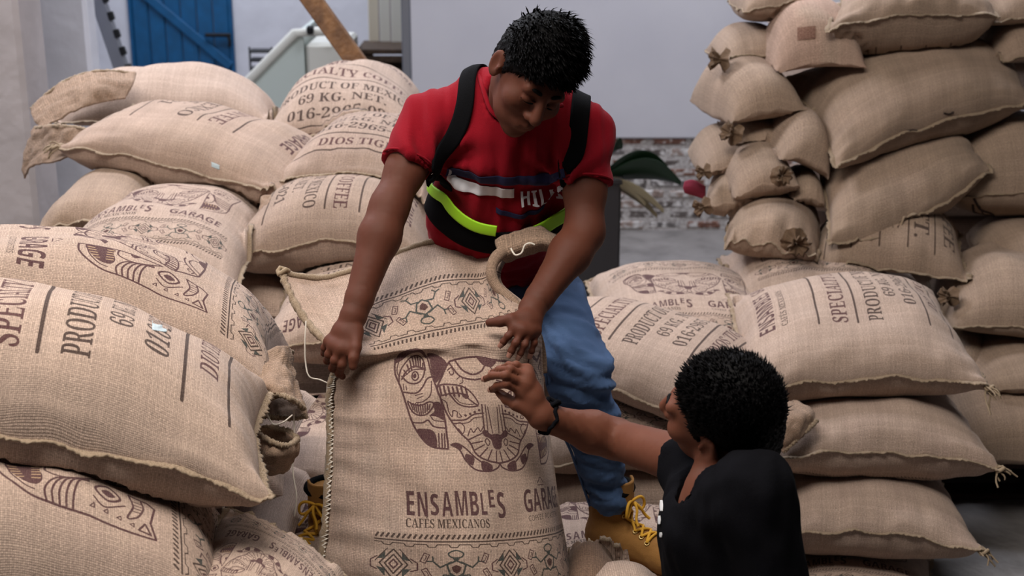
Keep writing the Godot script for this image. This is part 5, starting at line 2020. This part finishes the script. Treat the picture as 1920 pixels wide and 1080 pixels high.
	for s in [-1.0, 1.0]:
		var bl := []
		for k in 9:
			var a := k / 8.0
			bl.append(hc + hb * Vector3(s * lerpf(0.012, 0.047, a), 0.026 + 0.006 * sin(a * PI) - 0.004 * a, lerpf(0.0935, 0.079, a * a)) - org)
		put("eyebrow", tube(bl, [0.0025, 0.004, 0.0046, 0.0048, 0.0046, 0.0042, 0.0036, 0.003, 0.002], 6, 0.25), hair, body)
		var ll := []
		for k in 7:
			var a := k / 6.0
			ll.append(hc + hb * Vector3(s * lerpf(0.018, 0.045, a), -0.0005 - 0.003 * sin(a * PI), lerpf(0.0945, 0.084, a * a)) - org)
		put("eyelash", tube(ll, 0.0016, 5, 0.2), hair, body)
	var hm := hair_mesh(hc, hb, 0.026, 0.02, 5200, 0.030, Vector3(0.15, 0.0, 0.8), 21, 0.0, 0.5)
	var hr := put("hair", hm[0], hair, o, -org)
	put("hair_tufts", hm[1], hair, hr)

	# T-shirt
	var sf := Field.new(Vector3(-0.36, 1.0, -3.72), Vector3(0.30, 1.70, -2.95), 0.0072)
	var chest := at(955, 275, 3.215)
	var belly := at(936, 410, 3.345)
	sf.bone(chest, belly, 0.098, 0.097, 0.05, Vector3.RIGHT, 0.66)
	sf.bone(belly, pel + Vector3(0, 0.0, 0), 0.097, 0.104, 0.05, Vector3.RIGHT, 0.65, [at(950, 536, 3.46), cam(-0.02, -1, 0.05).normalized()])
	sf.bone(shR.lerp(shL, 0.10) - spine * 0.015, shL.lerp(shR, 0.10) - spine * 0.015, 0.072, 0.072, 0.05)
	sf.bone(at(905, 185, 3.2), at(1010, 190, 3.2), 0.07, 0.07, 0.06)
	sf.bone(neck - spine * 0.03, neck + spine * 0.022, 0.085, 0.066, 0.03)
	for q in [[shR, elR, 0.53], [shL, elL, 0.545]]:
		var e: Vector3 = (q[0] as Vector3).lerp(q[1], q[2])
		sf.bone(q[0], e, 0.063, 0.0605, 0.04, Vector3.ZERO, 1.0, [e, (q[1] - q[0]).normalized() + cam(0.0, -0.12, 0)])
	sf.cut(neck - spine * 0.01 + fwd * 0.01, neck + spine * 0.12 + fwd * 0.05, 0.060, 0.075, 0.008)
	sf.cut(at(958, 232, 3.06), at(955, 190, 3.06), 0.018, 0.05, 0.006)
	v = PackedVector3Array()
	idx = PackedInt32Array()
	sf.net(v, idx)
	var pitR := at(815, 315, 3.17)
	var pitL := at(1058, 335, 3.17)
	var folds := func(p, _n):
		var l: float = fine.get_noise_3d(p.x * 1.7, (p.y + p.z) * 0.30, 0.0) * 0.010
		var w: float = 0.0
		for pit in [pitR, pitL]:
			var q: Vector3 = p - pit
			var r: float = q.length()
			w += sin(atan2(q.y, q.x) * 8.0 + r * 16.0) * 0.009 * exp(-pow((r - 0.07) / 0.06, 2.0))
		var low: float = smoothstep(1.32, 1.12, p.y)
		w += low * 0.010 * fine.get_noise_3d(p.x * 0.5, p.y * 2.2, p.z * 0.5)
		return maxf(l + w, -0.006)
	ripple(v, idx, folds)
	rel(v, org)
	var shirt := put("t_shirt", finish(v, idx), red, o)
	# collar band and the printed stripes
	var cb := []
	for p in [[893, 128, 3.2], [905, 160, 3.13], [912, 205, 3.08], [930, 240, 3.05], [962, 266, 3.04], [998, 245, 3.05], [1030, 215, 3.06], [1060, 185, 3.1]]:
		cb.append(sf.snap(pt(p), 0.001) - org)
	var cl := []
	for i in 60:
		cl.append(catmull(cb, i / 59.0))
	put("collar", tube(cl, 0.0055, 7), red, shirt)
	for q in [[shR, elR, 0.53, 0.0545], [shL, elL, 0.545, 0.0545]]:
		var e: Vector3 = (q[0] as Vector3).lerp(q[1], q[2] - 0.035)
		var dir: Vector3 = ((q[1] - q[0]).normalized() + cam(0.0, -0.12, 0)).normalized()
		var x := dir.cross(Vector3.RIGHT).normalized()
		var y := dir.cross(x)
		var ring := []
		for k in 32:
			ring.append(sf.snap(e + (x * cos(k * TAU / 32) + y * sin(k * TAU / 32)) * 0.056, 0.0005) - org)
		put("sleeve_hem", tube(ring, 0.003, 6, 0.0, true), red, shirt)
	var stripe := func(called: String, line: Array, h: float, m: Material) -> void:
		var rows := []
		for j in 5:
			var r := []
			for i in 33:
				var c := catmull(line, i / 32.0)
				var q: Vector3 = sf.hit(EYE, at(c.x, c.y + (j - 2) * h / 4.0, 3.2), 0.0025)
				r.append(q + sf.grad(q) * folds.call(q, Vector3.ZERO) - org)
			rows.append(r)
		put(called, sheet(rows, 64, 6, 0.0012), m, shirt)
	stripe.call("navy_stripe", [Vector3(838, 318, 0), Vector3(870, 327, 0), Vector3(915, 336, 0), Vector3(975, 338, 0), Vector3(1030, 334, 0), Vector3(1062, 326, 0)], 16.0, navy)
	stripe.call("white_stripe", [Vector3(842, 328, 0), Vector3(858, 344, 0), Vector3(890, 355, 0), Vector3(930, 361, 0), Vector3(964, 363, 0)], 18.0, white)
	stripe.call("navy_stripe", [Vector3(930, 395, 0), Vector3(965, 404, 0), Vector3(1000, 398, 0), Vector3(1022, 388, 0)], 9.0, navy)
	var st := SurfaceTool.new()
	st.begin(Mesh.PRIMITIVE_TRIANGLES)
	var bits := text_shape("HILFI", false)
	for level in 2:                                  # small enough to follow the folds
		var finer := []
		for q in bits:
			var ab: Vector2 = (q[0] + q[1]) / 2
			var bc: Vector2 = (q[1] + q[2]) / 2
			var ca: Vector2 = (q[2] + q[0]) / 2
			finer.append_array([[q[0], ab, ca], [ab, q[1], bc], [ca, bc, q[2]], [ab, bc, ca]])
		bits = finer
	for q in bits:
		var p3 := []
		for c in q:
			var x: float = c.x
			var q3: Vector3 = sf.hit(EYE, at(977 + x * 78, 362 + c.y * 23 - 16.0 * x * x, 3.2), 0.0050)
			p3.append(q3 + sf.grad(q3) * folds.call(q3, Vector3.ZERO) - org)
		if p3[0].distance_to(p3[1]) < 0.02 and p3[1].distance_to(p3[2]) < 0.02 and p3[2].distance_to(p3[0]) < 0.02:
			tri(st, p3[0], p3[1], p3[2], EYE - chest)
	put("lettering", st.commit(), white, shirt)
	# lifting belt with braces
	var brace := put("brace", strap(sf, pts([[960, 150, 3.42], [915, 118, 3.30], [893, 128, 3.2], [872, 190, 3.12], [850, 255, 3.10], [832, 305, 3.12], [818, 340, 3.16], [822, 372, 3.20]]), 0.040, 0.005, 0.006), black, o, Vector3.ZERO)
	brace.position = -org
	var brace2 := put("brace", strap(sf, pts([[1040, 150, 3.42], [1075, 150, 3.28], [1088, 190, 3.16], [1084, 250, 3.1], [1076, 310, 3.12], [1069, 350, 3.17]]), 0.042, 0.005, 0.006), black, o)
	brace2.position = -org
	var belt := put("lifting_belt", strap(sf, pts([[792, 320, 3.45], [806, 362, 3.32], [834, 412, 3.26], [872, 446, 3.24], [930, 462, 3.24], [1000, 452, 3.25], [1042, 420, 3.28], [1068, 385, 3.36]]), 0.060, 0.006, 0.005), black, o)
	belt.position = -org
	put("reflective_strip", strap(sf, pts([[816, 348, 3.28], [824, 372, 3.22], [838, 402, 3.20], [862, 426, 3.19], [892, 440, 3.19], [930, 448, 3.19]]), 0.026, 0.004, 0.013), lime, belt)
	put("reflective_strip", strap(sf, pts([[1000, 448, 3.22], [1030, 438, 3.22], [1048, 418, 3.24], [1060, 395, 3.28]]), 0.034, 0.004, 0.013), lime, belt)

	# jeans
	var jf := Field.new(Vector3(-0.58, 0.55, -3.75), Vector3(0.36, 1.14, -2.9), 0.009)
	jf.bone(hipR.lerp(hipL, 0.2), hipL.lerp(hipR, 0.2), 0.102, 0.102, 0.04, Vector3.ZERO, 1.0, [at(950, 505, 3.5), Vector3(0, 1, -0.3).normalized()])
	for q in [[hipL, knL, anL], [hipR, knR, anR]]:
		jf.bone(q[0], q[1], 0.096, 0.070, 0.03)
		jf.bone(q[1], (q[1] as Vector3).lerp(q[2], 0.30), 0.068, 0.064, 0.03)
		var e: Vector3 = (q[1] as Vector3).lerp(q[2], 0.87)
		jf.bone((q[1] as Vector3).lerp(q[2], 0.30), e, 0.064, 0.045, 0.02, Vector3.ZERO, 1.0, [e, (q[2] - q[1]).normalized()])
	v = PackedVector3Array()
	idx = PackedInt32Array()
	jf.net(v, idx)
	ripple(v, idx, func(p, n):
		var near := 0.0
		for q in [knL, knR]:
			near = maxf(near, exp(-pow((p - q).length() / 0.13, 2.0)))
		for q in [anL, anR]:
			near = maxf(near, exp(-pow((p - q).length() / 0.17, 2.0)))
		return fine.get_noise_3d(p.x * 0.45, p.y * 2.2 + p.x * 0.7, p.z * 0.6) * (0.005 + 0.017 * near))
	var col := PackedColorArray()
	for i in v.size():
		var p := v[i]
		var wear := 0.0
		for q in [[hipL, knL], [hipR, knR]]:
			var m: Vector3 = (q[0] as Vector3).lerp(q[1], 0.75)
			wear = maxf(wear, exp(-pow((p - m).length() / 0.16, 2.0)))
		var k := 0.75 + 0.65 * wear + 0.25 * fine.get_noise_3d(p.x * 1.2, p.y * 2.5, p.z)
		col.append(Color(k, k, k))
	rel(v, org)
	var jeans := put("jeans", finish(v, idx, PackedVector2Array(), PackedVector2Array(), col), denim, o)
	for q in [[hipL, knL, anL, 1.0]]:
		var line := []
		for i in 40:
			var u := i / 39.0
			var c: Vector3 = (q[0] as Vector3).lerp(q[1], u * 2.0) if u < 0.5 else (q[1] as Vector3).lerp(q[2], (u - 0.5) * 1.8)
			line.append(jf.snap(c + cam(-0.09, 0.0, 0.03), 0.004) - org)
		put("side_seam", tube(line, 0.0035, 6), denim, jeans)
	boot(o, anL, cam(0.80, 0.0, 0.62), tan_, yellow, gum, black)
	boot(o, anR, cam(-0.42, 0.0, 0.9), tan_, yellow, gum, black)

func build_kneeler() -> void:
	var skin := skin_mat(Color(0.42, 0.255, 0.19))
	var black := cloth_mat(Color(0.07, 0.07, 0.085), 0.95, 0.25, 0.0)
	var hair := hair_mat()
	var trousers := cloth_mat(Color(0.05, 0.055, 0.07), 0.9)
	var leather := cloth_mat(Color(0.10, 0.08, 0.07), 0.7)
	var nails := mat(Color(0.60, 0.43, 0.37), 0.35)
	var white := mat(Color(0.80, 0.80, 0.80), 0.85)
	var hc := at(1352, 778, 2.55)
	var hb := frame_of(cam(-0.85, 0.26, -0.44), cam(-0.19, 0.73, 0.66))
	var neck := at(1342, 915, 2.535)
	var shR := at(1290, 866, 2.72)
	var shL := at(1424, 918, 2.40)
	var elR := at(1152, 822, 2.94)
	var wrR := at(1015, 781, 2.83)
	var elL := at(1424, 918, 2.40) + Vector3(0.05, -0.27, 0.03)
	var pel := Vector3(0.43, 0.52, -2.33)
	var o := thing("person", "kneeling man in a black T-shirt seen from behind, reaching up to the printed sack", "person", Vector3(0.4, 0.0, -2.35))
	var org := o.position
	var v := PackedVector3Array()
	var idx := PackedInt32Array()
	var f := Field.new(Vector3(0.0, 0.0, -2.95), Vector3(0.9, 1.15, -1.95), 0.0105)
	var mid := shR.lerp(shL, 0.5)
	var axis := (shL - shR).normalized()
	f.bone(pel, mid - Vector3(0, 0.1, 0), 0.070, 0.075, 0.05, axis, 0.7)
	f.bone(shR, neck - Vector3(0, 0.06, 0), 0.036, 0.05, 0.04)
	f.bone(neck - Vector3(0, 0.05, 0), shL.lerp(shR, 0.15), 0.05, 0.05, 0.05)
	f.bone(neck, hc + hb * Vector3(0, -0.06, -0.03), 0.054, 0.052, 0.03)
	f.bone(shR, elR, 0.050, 0.041, 0.02)
	f.bone(elR, elR.lerp(wrR, 0.3), 0.041, 0.043, 0.02)
	f.bone(elR.lerp(wrR, 0.3), elR.lerp(wrR, 0.86), 0.042, 0.029, 0.02)
	f.bone(elR.lerp(wrR, 0.86), wrR, 0.029, 0.0275, 0.01)
	f.bone(shL, elL, 0.050, 0.041, 0.02)
	var wrL := elL + Vector3(-0.20, -0.12, 0.02)
	f.bone(elL, wrL, 0.041, 0.028, 0.02)
	var hipR := pel + Vector3(0, 0, -0.085)
	var hipL := pel + Vector3(0, 0, 0.085)
	var knR := Vector3(0.27, 0.085, -2.46)
	var knL := Vector3(0.30, 0.085, -2.18)
	var anR := Vector3(0.66, 0.07, -2.44)
	var anL := Vector3(0.68, 0.07, -2.20)
	for q in [[hipR, knR, anR], [hipL, knL, anL]]:
		f.bone(q[0], q[1], 0.065, 0.05, 0.03)
		f.bone(q[1], q[2], 0.05, 0.035, 0.02)
	add_net(v, idx, f)
	add_net(v, idx, head_field(hc, hb, neck, 0.054, 1.0))
	var rf := [
		pts([[979, 735, 2.815], [950, 720, 2.795], [932, 724, 2.83], [921, 731, 2.865]]),
		pts([[985, 720, 2.812], [948, 704, 2.79], [924, 704, 2.83], [909, 711, 2.865]]),
		pts([[987, 706, 2.818], [957, 692, 2.80], [936, 693, 2.84], [922, 699, 2.87]]),
		pts([[988, 694, 2.83], [968, 684, 2.82], [954, 684, 2.85], [942, 689, 2.875]])]
	var rt := pts([[992, 768, 2.82], [968, 759, 2.82], [950, 748, 2.84], [938, 738, 2.862]])
	hand_into(v, idx, wrR, elR, rf, rt, 0.028, 0.88)
	var lw := wrL
	var lf := []
	for i in 4:
		var k := lw + Vector3(-0.06, -0.055, 0.03 - 0.02 * i)
		lf.append([k, k + Vector3(-0.028, -0.03, 0), k + Vector3(-0.04, -0.055, 0), k + Vector3(-0.042, -0.075, 0)])
	hand_into(v, idx, lw, elL, lf, [lw + Vector3(-0.02, -0.02, -0.03), lw + Vector3(-0.04, -0.05, -0.045), lw + Vector3(-0.055, -0.075, -0.045), lw + Vector3(-0.065, -0.09, -0.045)], 0.028)
	rel(v, org)
	var body := put("body", finish(v, idx), skin, o)
	for c in [rf[0], rf[1], rf[2], rf[3], rt]:
		put("fingernail", nail(c[-1] - org, c[-2] - org, cam(-0.3, 0.25, 1), 0.0078), nails, body)
	for s in [-1.0, 1.0]:
		var bl := []
		for k in 9:
			var a := k / 8.0
			bl.append(hc + hb * Vector3(s * lerpf(0.012, 0.047, a), 0.026 + 0.006 * sin(a * PI) - 0.004 * a, lerpf(0.0935, 0.079, a * a)) - org)
		put("eyebrow", tube(bl, 0.004, 6, 0.25), hair, body)
	var ring := []
	var ec := hc + hb * Vector3(0.083, -0.040, -0.004)
	for k in 12:
		ring.append(ec + hb * Vector3(0.002, cos(k * TAU / 12) * 0.006, sin(k * TAU / 12) * 0.006) - org)
	put("earring", tube(ring, 0.0014, 6, 0.0, true), M.brass, body)
	var hm := hair_mesh(hc, hb, 0.012, 0.0, 6000, 0.016, Vector3(-0.05, 0.3, 0.3), 33, -0.036, 0.45)
	var hr := put("hair", hm[0], hair, o, -org)
	put("hair_tufts", hm[1], hair, hr)
	# T-shirt
	var sf := Field.new(Vector3(0.15, 0.4, -2.85), Vector3(0.72, 1.22, -2.02), 0.007)
	sf.bone(mid - Vector3(0, 0.10, 0), pel + Vector3(0, 0.12, 0), 0.108, 0.112, 0.06, axis, 0.74)
	sf.bone(pel + Vector3(0, 0.14, 0), pel, 0.112, 0.112, 0.04, axis, 0.74, [pel + Vector3(0, -0.02, 0), Vector3.DOWN])
	sf.bone(shR.lerp(shL, 0.04) - Vector3(0, 0.03, 0), neck - Vector3(-0.02, 0.075, 0), 0.046, 0.060, 0.04)
	sf.bone(neck - Vector3(-0.03, 0.05, 0), shL.lerp(shR, 0.10) - Vector3(0, 0.015, 0), 0.060, 0.070, 0.05)
	sf.bone(neck.lerp(shL, 0.25) - Vector3(0, 0.025, 0), neck.lerp(shL, 0.7) - Vector3(0, 0.018, 0), 0.064, 0.068, 0.04)
	sf.bone(neck - Vector3(0, 0.08, 0), neck + Vector3(0.02, -0.015, 0.01), 0.085, 0.062, 0.03)
	for q in [[shR, elR, 0.10], [shL, elL, 0.78]]:
		var e: Vector3 = (q[0] as Vector3).lerp(q[1], q[2])
		sf.bone(q[0], e, 0.057 if q[2] < 0.5 else 0.062, 0.055 if q[2] < 0.5 else 0.060, 0.035, Vector3.ZERO, 1.0, [e, (q[1] - q[0]).normalized()])
	sf.cut(neck + Vector3(-0.008, -0.014, -0.005), hc + hb * Vector3(0.0, -0.05, 0.0), 0.061, 0.088, 0.008)
	v = PackedVector3Array()
	idx = PackedInt32Array()
	sf.net(v, idx)
	ripple(v, idx, func(p, n): return fine.get_noise_3d(p.x * 0.9, p.y * 0.5 + p.x * 0.5, p.z * 0.9) * 0.008)
	rel(v, org)
	var shirt := put("t_shirt", finish(v, idx), black, o)
	for q in [[1240, 948, 7, 20], [1236, 975, 6, 16], [1239, 1003, 6, 9]]:
		var rows := []
		for j in 5:
			var r := []
			for i in 5:
				r.append(sf.hit(EYE, at(q[0] + (i - 2) * q[2] * 0.22 * (1.0 - 0.3 * absf(j - 2) / 2.0), q[1] + (j - 2) * q[3] * 0.25, 2.5), 0.0035) - org)
			rows.append(r)
		put("white_print", sheet(rows, 8, 8, 0.001), white, shirt)
	# wristband, knotted
	var wb := []
	var wp := wrR.lerp(elR, 0.07)
	var ax := (elR - wrR).normalized()
	var bx := ax.cross(Vector3.UP).normalized()
	var by := bx.cross(ax)
	for k in 26:
		wb.append(wp + (bx * cos(k * TAU / 26) + by * sin(k * TAU / 26)) * 0.0310 + ax * 0.004 * sin(k * 1.5) - org)
	var br := put("bracelet", tube(wb, 0.0042, 7, 0.12, true), black, o)
	put("knot", tuft(wp + by * 0.034 - org, by, 0.012), black, br)
	# trousers and shoes
	var tf := Field.new(Vector3(0.12, -0.02, -2.7), Vector3(0.85, 0.62, -1.98), 0.011)
	tf.bone(hipR, hipL, 0.098, 0.098, 0.04)
	for q in [[hipR, knR, anR], [hipL, knL, anL]]:
		tf.bone(q[0], q[1], 0.088, 0.068, 0.03)
		tf.bone(q[1], q[2], 0.066, 0.052, 0.03, Vector3.ZERO, 1.0, [(q[1] as Vector3).lerp(q[2], 0.95), (q[2] - q[1]).normalized()])
	v = PackedVector3Array()
	idx = PackedInt32Array()
	tf.net(v, idx)
	rel(v, org)
	put("trousers", finish(v, idx), trousers, o)
	for a in [anR, anL]:
		var bf := Field.new(a - Vector3(0.1, 0.09, 0.1), a + Vector3(0.3, 0.14, 0.1), 0.007)
		bf.bone(a + Vector3(-0.01, 0, 0), a + Vector3(0.05, 0.015, 0), 0.046, 0.042, 0.02)
		bf.bone(a + Vector3(0.06, 0.03, 0), a + Vector3(0.09, -0.025, 0), 0.038, 0.034, 0.02)
		v = PackedVector3Array()
		idx = PackedInt32Array()
		bf.net(v, idx)
		rel(v, org)
		put("shoe", finish(v, idx), leather, o)

func build_background() -> void:
	# blue plank door in the far wall
	var dz := -10.99
	var x0 := -2.93
	var dr := thing("plank_door", "blue wooden plank door with a diagonal brace and black latch in the far wall", "door", Vector3(x0 + 0.37, 0.0, dz))
	for i in 6:
		put("plank", box(Vector3(0.118, 2.1, 0.035), 0.006), M.bluepaint, dr, Vector3(-0.31 + i * 0.124, 1.07, 0))
	put("frame", box(Vector3(0.03, 2.16, 0.06), 0.005), M.bluepaint, dr, Vector3(-0.386, 1.08, 0))
	put("frame", box(Vector3(0.03, 2.16, 0.06), 0.005), M.bluepaint, dr, Vector3(0.386, 1.08, 0))
	var br := put("brace", box(Vector3(0.93, 0.07, 0.03), 0.006), M.bluepaint, dr, Vector3(0.02, 0.86, 0.028))
	br.rotation.z = -0.72
	put("rail", box(Vector3(0.74, 0.09, 0.03), 0.006), M.bluepaint, dr, Vector3(0, 1.22, 0.028))
	put("rail", box(Vector3(0.74, 0.09, 0.03), 0.006), M.bluepaint, dr, Vector3(0, 0.48, 0.028))
	var lt := put("latch", box(Vector3(0.20, 0.028, 0.03), 0.006), M.iron, dr, Vector3(0.29, 0.80, 0.06))
	put("knob", tube([Vector3(0.08, -0.01, 0), Vector3(0.09, -0.05, 0.01), Vector3(0.085, -0.09, 0)], 0.012, 8), M.iron, lt)
	# perforated steel upright leaning by the pillar, with dark channel
	var top := at(203, -40, 7.6)
	var foot := at(250, 150, 7.6)
	var dir := (foot - top).normalized()
	var lean := thing("steel_upright", "grey perforated steel rack upright leaning beside the white pillar", "rack", (top + foot) / 2)
	var turn := atan2(-(foot.x - top.x), -(foot.y - top.y))
	var len_ := 2.3
	var ch := put("channel", box(Vector3(0.075, len_, 0.05), 0.006), M.steel, lean, dir * 0.75)
	ch.rotation.z = -turn
	for i in 24:
		put("tooth", box(Vector3(0.03, 0.045, 0.03), 0.004), M.iron, ch, Vector3(0.042, len_ / 2 - 0.06 - i * 0.094, 0.018))
	var bar := put("strut", box(Vector3(0.04, 1.6, 0.04), 0.005), M.iron, lean, dir * 0.95 + Vector3(-0.085, -0.1, -0.02))
	bar.rotation.z = -turn + 0.08
	# pale machine hopper with sloping side
	var st := SurfaceTool.new()
	st.begin(Mesh.PRIMITIVE_TRIANGLES)
	var prof := pts([[405, 215, 8.6], [566, 52, 8.6], [580, 48, 8.6], [580, 330, 8.6], [405, 330, 8.6]])
	var oc: Vector3 = prof[3]
	var flat := []
	for p in prof:
		flat.append(Vector3(p.x - oc.x, p.y - oc.y, 0))
	for i in 5:
		var a: Vector3 = flat[i]
		var b: Vector3 = flat[(i + 1) % 5]
		quad(st, a, b, b + Vector3(0, 0, -0.7), a + Vector3(0, 0, -0.7), Vector3(-(b.y - a.y), b.x - a.x, 0))
	for z in [0.0, -0.7]:
		for t in [[0, 1, 2], [0, 2, 3], [0, 3, 4]]:
			tri(st, flat[t[0]] + Vector3(0, 0, z), flat[t[1]] + Vector3(0, 0, z), flat[t[2]] + Vector3(0, 0, z), Vector3(0, 0, 1 if z == 0.0 else -1))
	var hop := thing("hopper", "pale green machine hopper with a sloping side and white rim in the back room", "machine", oc)
	put("panel", st.commit(), M.pale, hop)
	var rim := put("rim", tube([flat[0] + Vector3(0, 0, 0.01), flat[1] + Vector3(0, 0, 0.01), flat[2] + Vector3(0.14, 0.0, 0.01), flat[2] + Vector3(0.19, -0.06, 0.01)], 0.03, 10), M.palewhite, hop)
	rim.scale.z = 1.0
	put("side_box", box(Vector3(0.25, 1.05, 0.6), 0.02), M.palewhite, hop, Vector3(0.135, flat[2].y - 0.60, -0.3))
	put("clip", box(Vector3(0.04, 0.05, 0.05), 0.008), M.iron, hop, Vector3(0.05, flat[2].y + 0.01, 0.05))
	# little dark frame by the door
	var sh := thing("wire_rack", "small dark rack beside the blue door", "rack", at(493, 128, 9.6))
	for y in [0.0, 0.06, 0.12]:
		put("shelf", box(Vector3(0.16, 0.018, 0.12), 0.004), M.iron, sh, Vector3(0, y, 0))
	for x in [-0.075, 0.075]:
		put("post", box(Vector3(0.012, 0.9, 0.012)), M.iron, sh, Vector3(x, -0.3, 0.05))
	# wooden plank leaning across
	var pa := at(560, -35, 5.6)
	var pb := at(752, 232, 5.6)
	var pl := thing("wooden_plank", "long brown wooden plank slanting down behind the lettered sacks", "plank", (pa + pb) / 2)
	var d := pb - pa
	var bd := put("board", box(Vector3(0.078, d.length() + 0.8, 0.045), 0.004), M.wood, pl, -d.normalized() * 0.3)
	bd.basis = Basis(d.normalized().cross(Vector3(0, 0, 1)).normalized(), d.normalized(), Vector3(0, 0, 1)).orthonormalized()
	for k in 3:
		put("nail", tube([Vector3(0.01 * (k - 1), -0.55 + 0.05 * k, 0.022), Vector3(0.01 * (k - 1), -0.55 + 0.05 * k, 0.026)], 0.005, 8), M.iron, bd)
	# white slats and a stack of dark wooden crates in the back room
	for k in 4:
		var p := at(701 + k * 22, 40, 9.2)
		var w := thing("white_board", ["cream board standing left of the others on the crates", "second white board from the left standing on the crates", "third white board standing on the crates", "grey white board at the partition edge on the crates"][k], "board", Vector3(p.x, 0, p.z + 0.02 * k), "boards on the crates")
		put("face", box(Vector3(0.071, 1.9, 0.03), 0.006), [M.cream, M.palewhite, M.palewhite, M.pale][k], w, Vector3(0, at(0, 92, 9.2).y + 0.95, 0))
		put("edge_strip", box(Vector3(0.008, 1.9, 0.036), 0.002), M.greywall, w, Vector3(0.034, at(0, 92, 9.2).y + 0.95, 0))
	for k in 2:
		var p := at(735, [192, 300][k], 9.1)
		var c := thing("wooden_crate", ["upper dark wooden crate with pale boxes behind the partition edge", "lower dark wooden crate below the other one behind the partition edge"][k], "crate", p)
		for y in [0.03, 0.12, 0.21, 0.30]:
			put("slat", box(Vector3(0.34, 0.06 if y < 0.3 else 0.04, 0.025), 0.003), M.darkwood, c, Vector3(0, y, 0.15))
			put("slat", box(Vector3(0.34, 0.06 if y < 0.3 else 0.04, 0.025), 0.003), M.darkwood, c, Vector3(0, y, -0.25))
		for x in [-0.155, 0.155]:
			for z in [0.12, -0.22]:
				put("post", box(Vector3(0.04, 0.34, 0.04), 0.003), M.darkwood, c, Vector3(x, 0.17, z))
		put("base", box(Vector3(0.36, 0.03, 0.42), 0.003), M.darkwood, c, Vector3(0, 0.0, -0.05))
		put("lid", box(Vector3(0.40, 0.03, 0.46), 0.003), M.darkwood, c, Vector3(0, 0.35, -0.05))
	for q in [[749, 147, 9.0, "pale carton on the left tucked in the upper crate"], [752, 185, 9.0, "lower pale carton tucked in the upper crate"]]:
		var b := thing("carton", q[3], "box", at(q[0], q[1] + 9, q[2]), "cartons in the crate")
		put("box", box(Vector3(0.075, 0.06, 0.05), 0.005), M.palewhite, b, Vector3(0, 0.03, 0))
		put("flap", box(Vector3(0.078, 0.006, 0.053), 0.001), M.palewhite, b, Vector3(0, 0.063, 0))
	# dark planter with broad leaves
	var pp := Vector3(0.40, 0.0, -6.5)
	var pot := thing("planter", "tall dark box planter standing before the brick base, behind the standing man", "planter", pp)
	put("box", box(Vector3(0.22, 0.66, 0.22), 0.01), M.charcoal, pot, Vector3(0, 0.33, 0))
	put("rim", box(Vector3(0.24, 0.03, 0.24), 0.006), M.charcoal, pot, Vector3(0, 0.665, 0))
	var green := mat(Color(0.02, 0.13, 0.045), 0.45)
	green.backlight_enabled = true
	green.backlight = Color(0.03, 0.12, 0.03)
	var dry := mat(Color(0.46, 0.42, 0.33), 0.9)
	var plant := thing("potted_plant", "broad leaved green plant with dry brown leaves drooping from the dark planter", "plant", pp + Vector3(0, 0.66, 0))
	var leaves := [[0.02, 0.13, 0.30, 0.11, 0], [0.10, 0.10, 0.28, -0.02, 0], [-0.10, 0.2, 0.1, 0.25, 0], [0.06, 0.22, 0.05, 0.3, 0], [-0.15, 0.05, 0.2, 0.1, 0], [0.10, 0.0, 0.20, -0.26, 1], [0.12, 0.02, 0.16, -0.36, 1], [0.08, 0.0, 0.14, -0.22, 1]]
	for k in leaves.size():
		var q: Array = leaves[k]
		var a := Vector3(q[0] * 0.3, 0.0, 0.04)
		var e := Vector3(q[0] + q[2], q[3] * 0.5 + 0.02, 0.10 + 0.05 * (k % 3))
		var mid := (a + e) / 2 + Vector3(0, 0.12 if q[4] == 0 else 0.06, 0.03)
		var w := 0.075 if q[4] == 0 else 0.03
		var rows := []
		for j in 5:
			var u := j / 4.0
			var c := a * (1 - u) * (1 - u) + mid * 2.0 * u * (1 - u) + e * u * u
			var half := w * sin(PI * clampf(0.12 + u * 0.86, 0, 1)) + 0.004
			var sd := Vector3(0.25, 0.75, 0.6).normalized()
			rows.append([c - sd * half, c + Vector3(0, -0.012, 0.006), c + sd * half])
		put("leaf" if q[4] == 0 else "dry_leaf", sheet(rows, 10, 14, 0.003), green if q[4] == 0 else dry, plant)
	put("stem", tube([Vector3(0, -0.06, 0), Vector3(0.01, 0.04, 0.02), Vector3(0.0, 0.12, 0.03)], 0.012, 8), green, plant)
	# pink tag that peeps out of the tall pile
	var pk := thing("pink_cloth", "small pink cloth tag sticking out of the left side of the tall pile", "cloth", at(1300, 370, 4.95))
	var rose := mat(Color(0.46, 0.09, 0.19), 0.85)
	var rr := []
	for r in [[[1284, 340, 4.93], [1300, 338, 4.95], [1322, 350, 4.98]], [[1281, 352, 4.92], [1298, 354, 4.93], [1322, 364, 4.98]], [[1284, 362, 4.93], [1300, 366, 4.95], [1322, 374, 4.98]]]:
		var l := []
		for p in r:
			l.append(pt(p) - pk.position)
		rr.append(l)
	put("fold", sheet(rr, 12, 8, 0.006), rose, pk)
	# pallet under the tall pile
	var pz := -4.75
	var pal := thing("pallet", "low reddish wooden pallet under the tall pile at the right edge", "pallet", Vector3(1.9, 0, pz))
	for k in 5:
		put("deck_board", box(Vector3(1.2, 0.022, 0.11), 0.003), M.redwood, pal, Vector3(0, 0.13, -0.32 + k * 0.16))
	for x in [-0.52, 0.0, 0.52]:
		put("bearer", box(Vector3(0.1, 0.09, 0.78), 0.003), M.darkwood, pal, Vector3(x, 0.075, 0))
	for k in 3:
		put("deck_board", box(Vector3(1.2, 0.022, 0.1), 0.003), M.redwood, pal, Vector3(0, 0.012, -0.32 + k * 0.32))
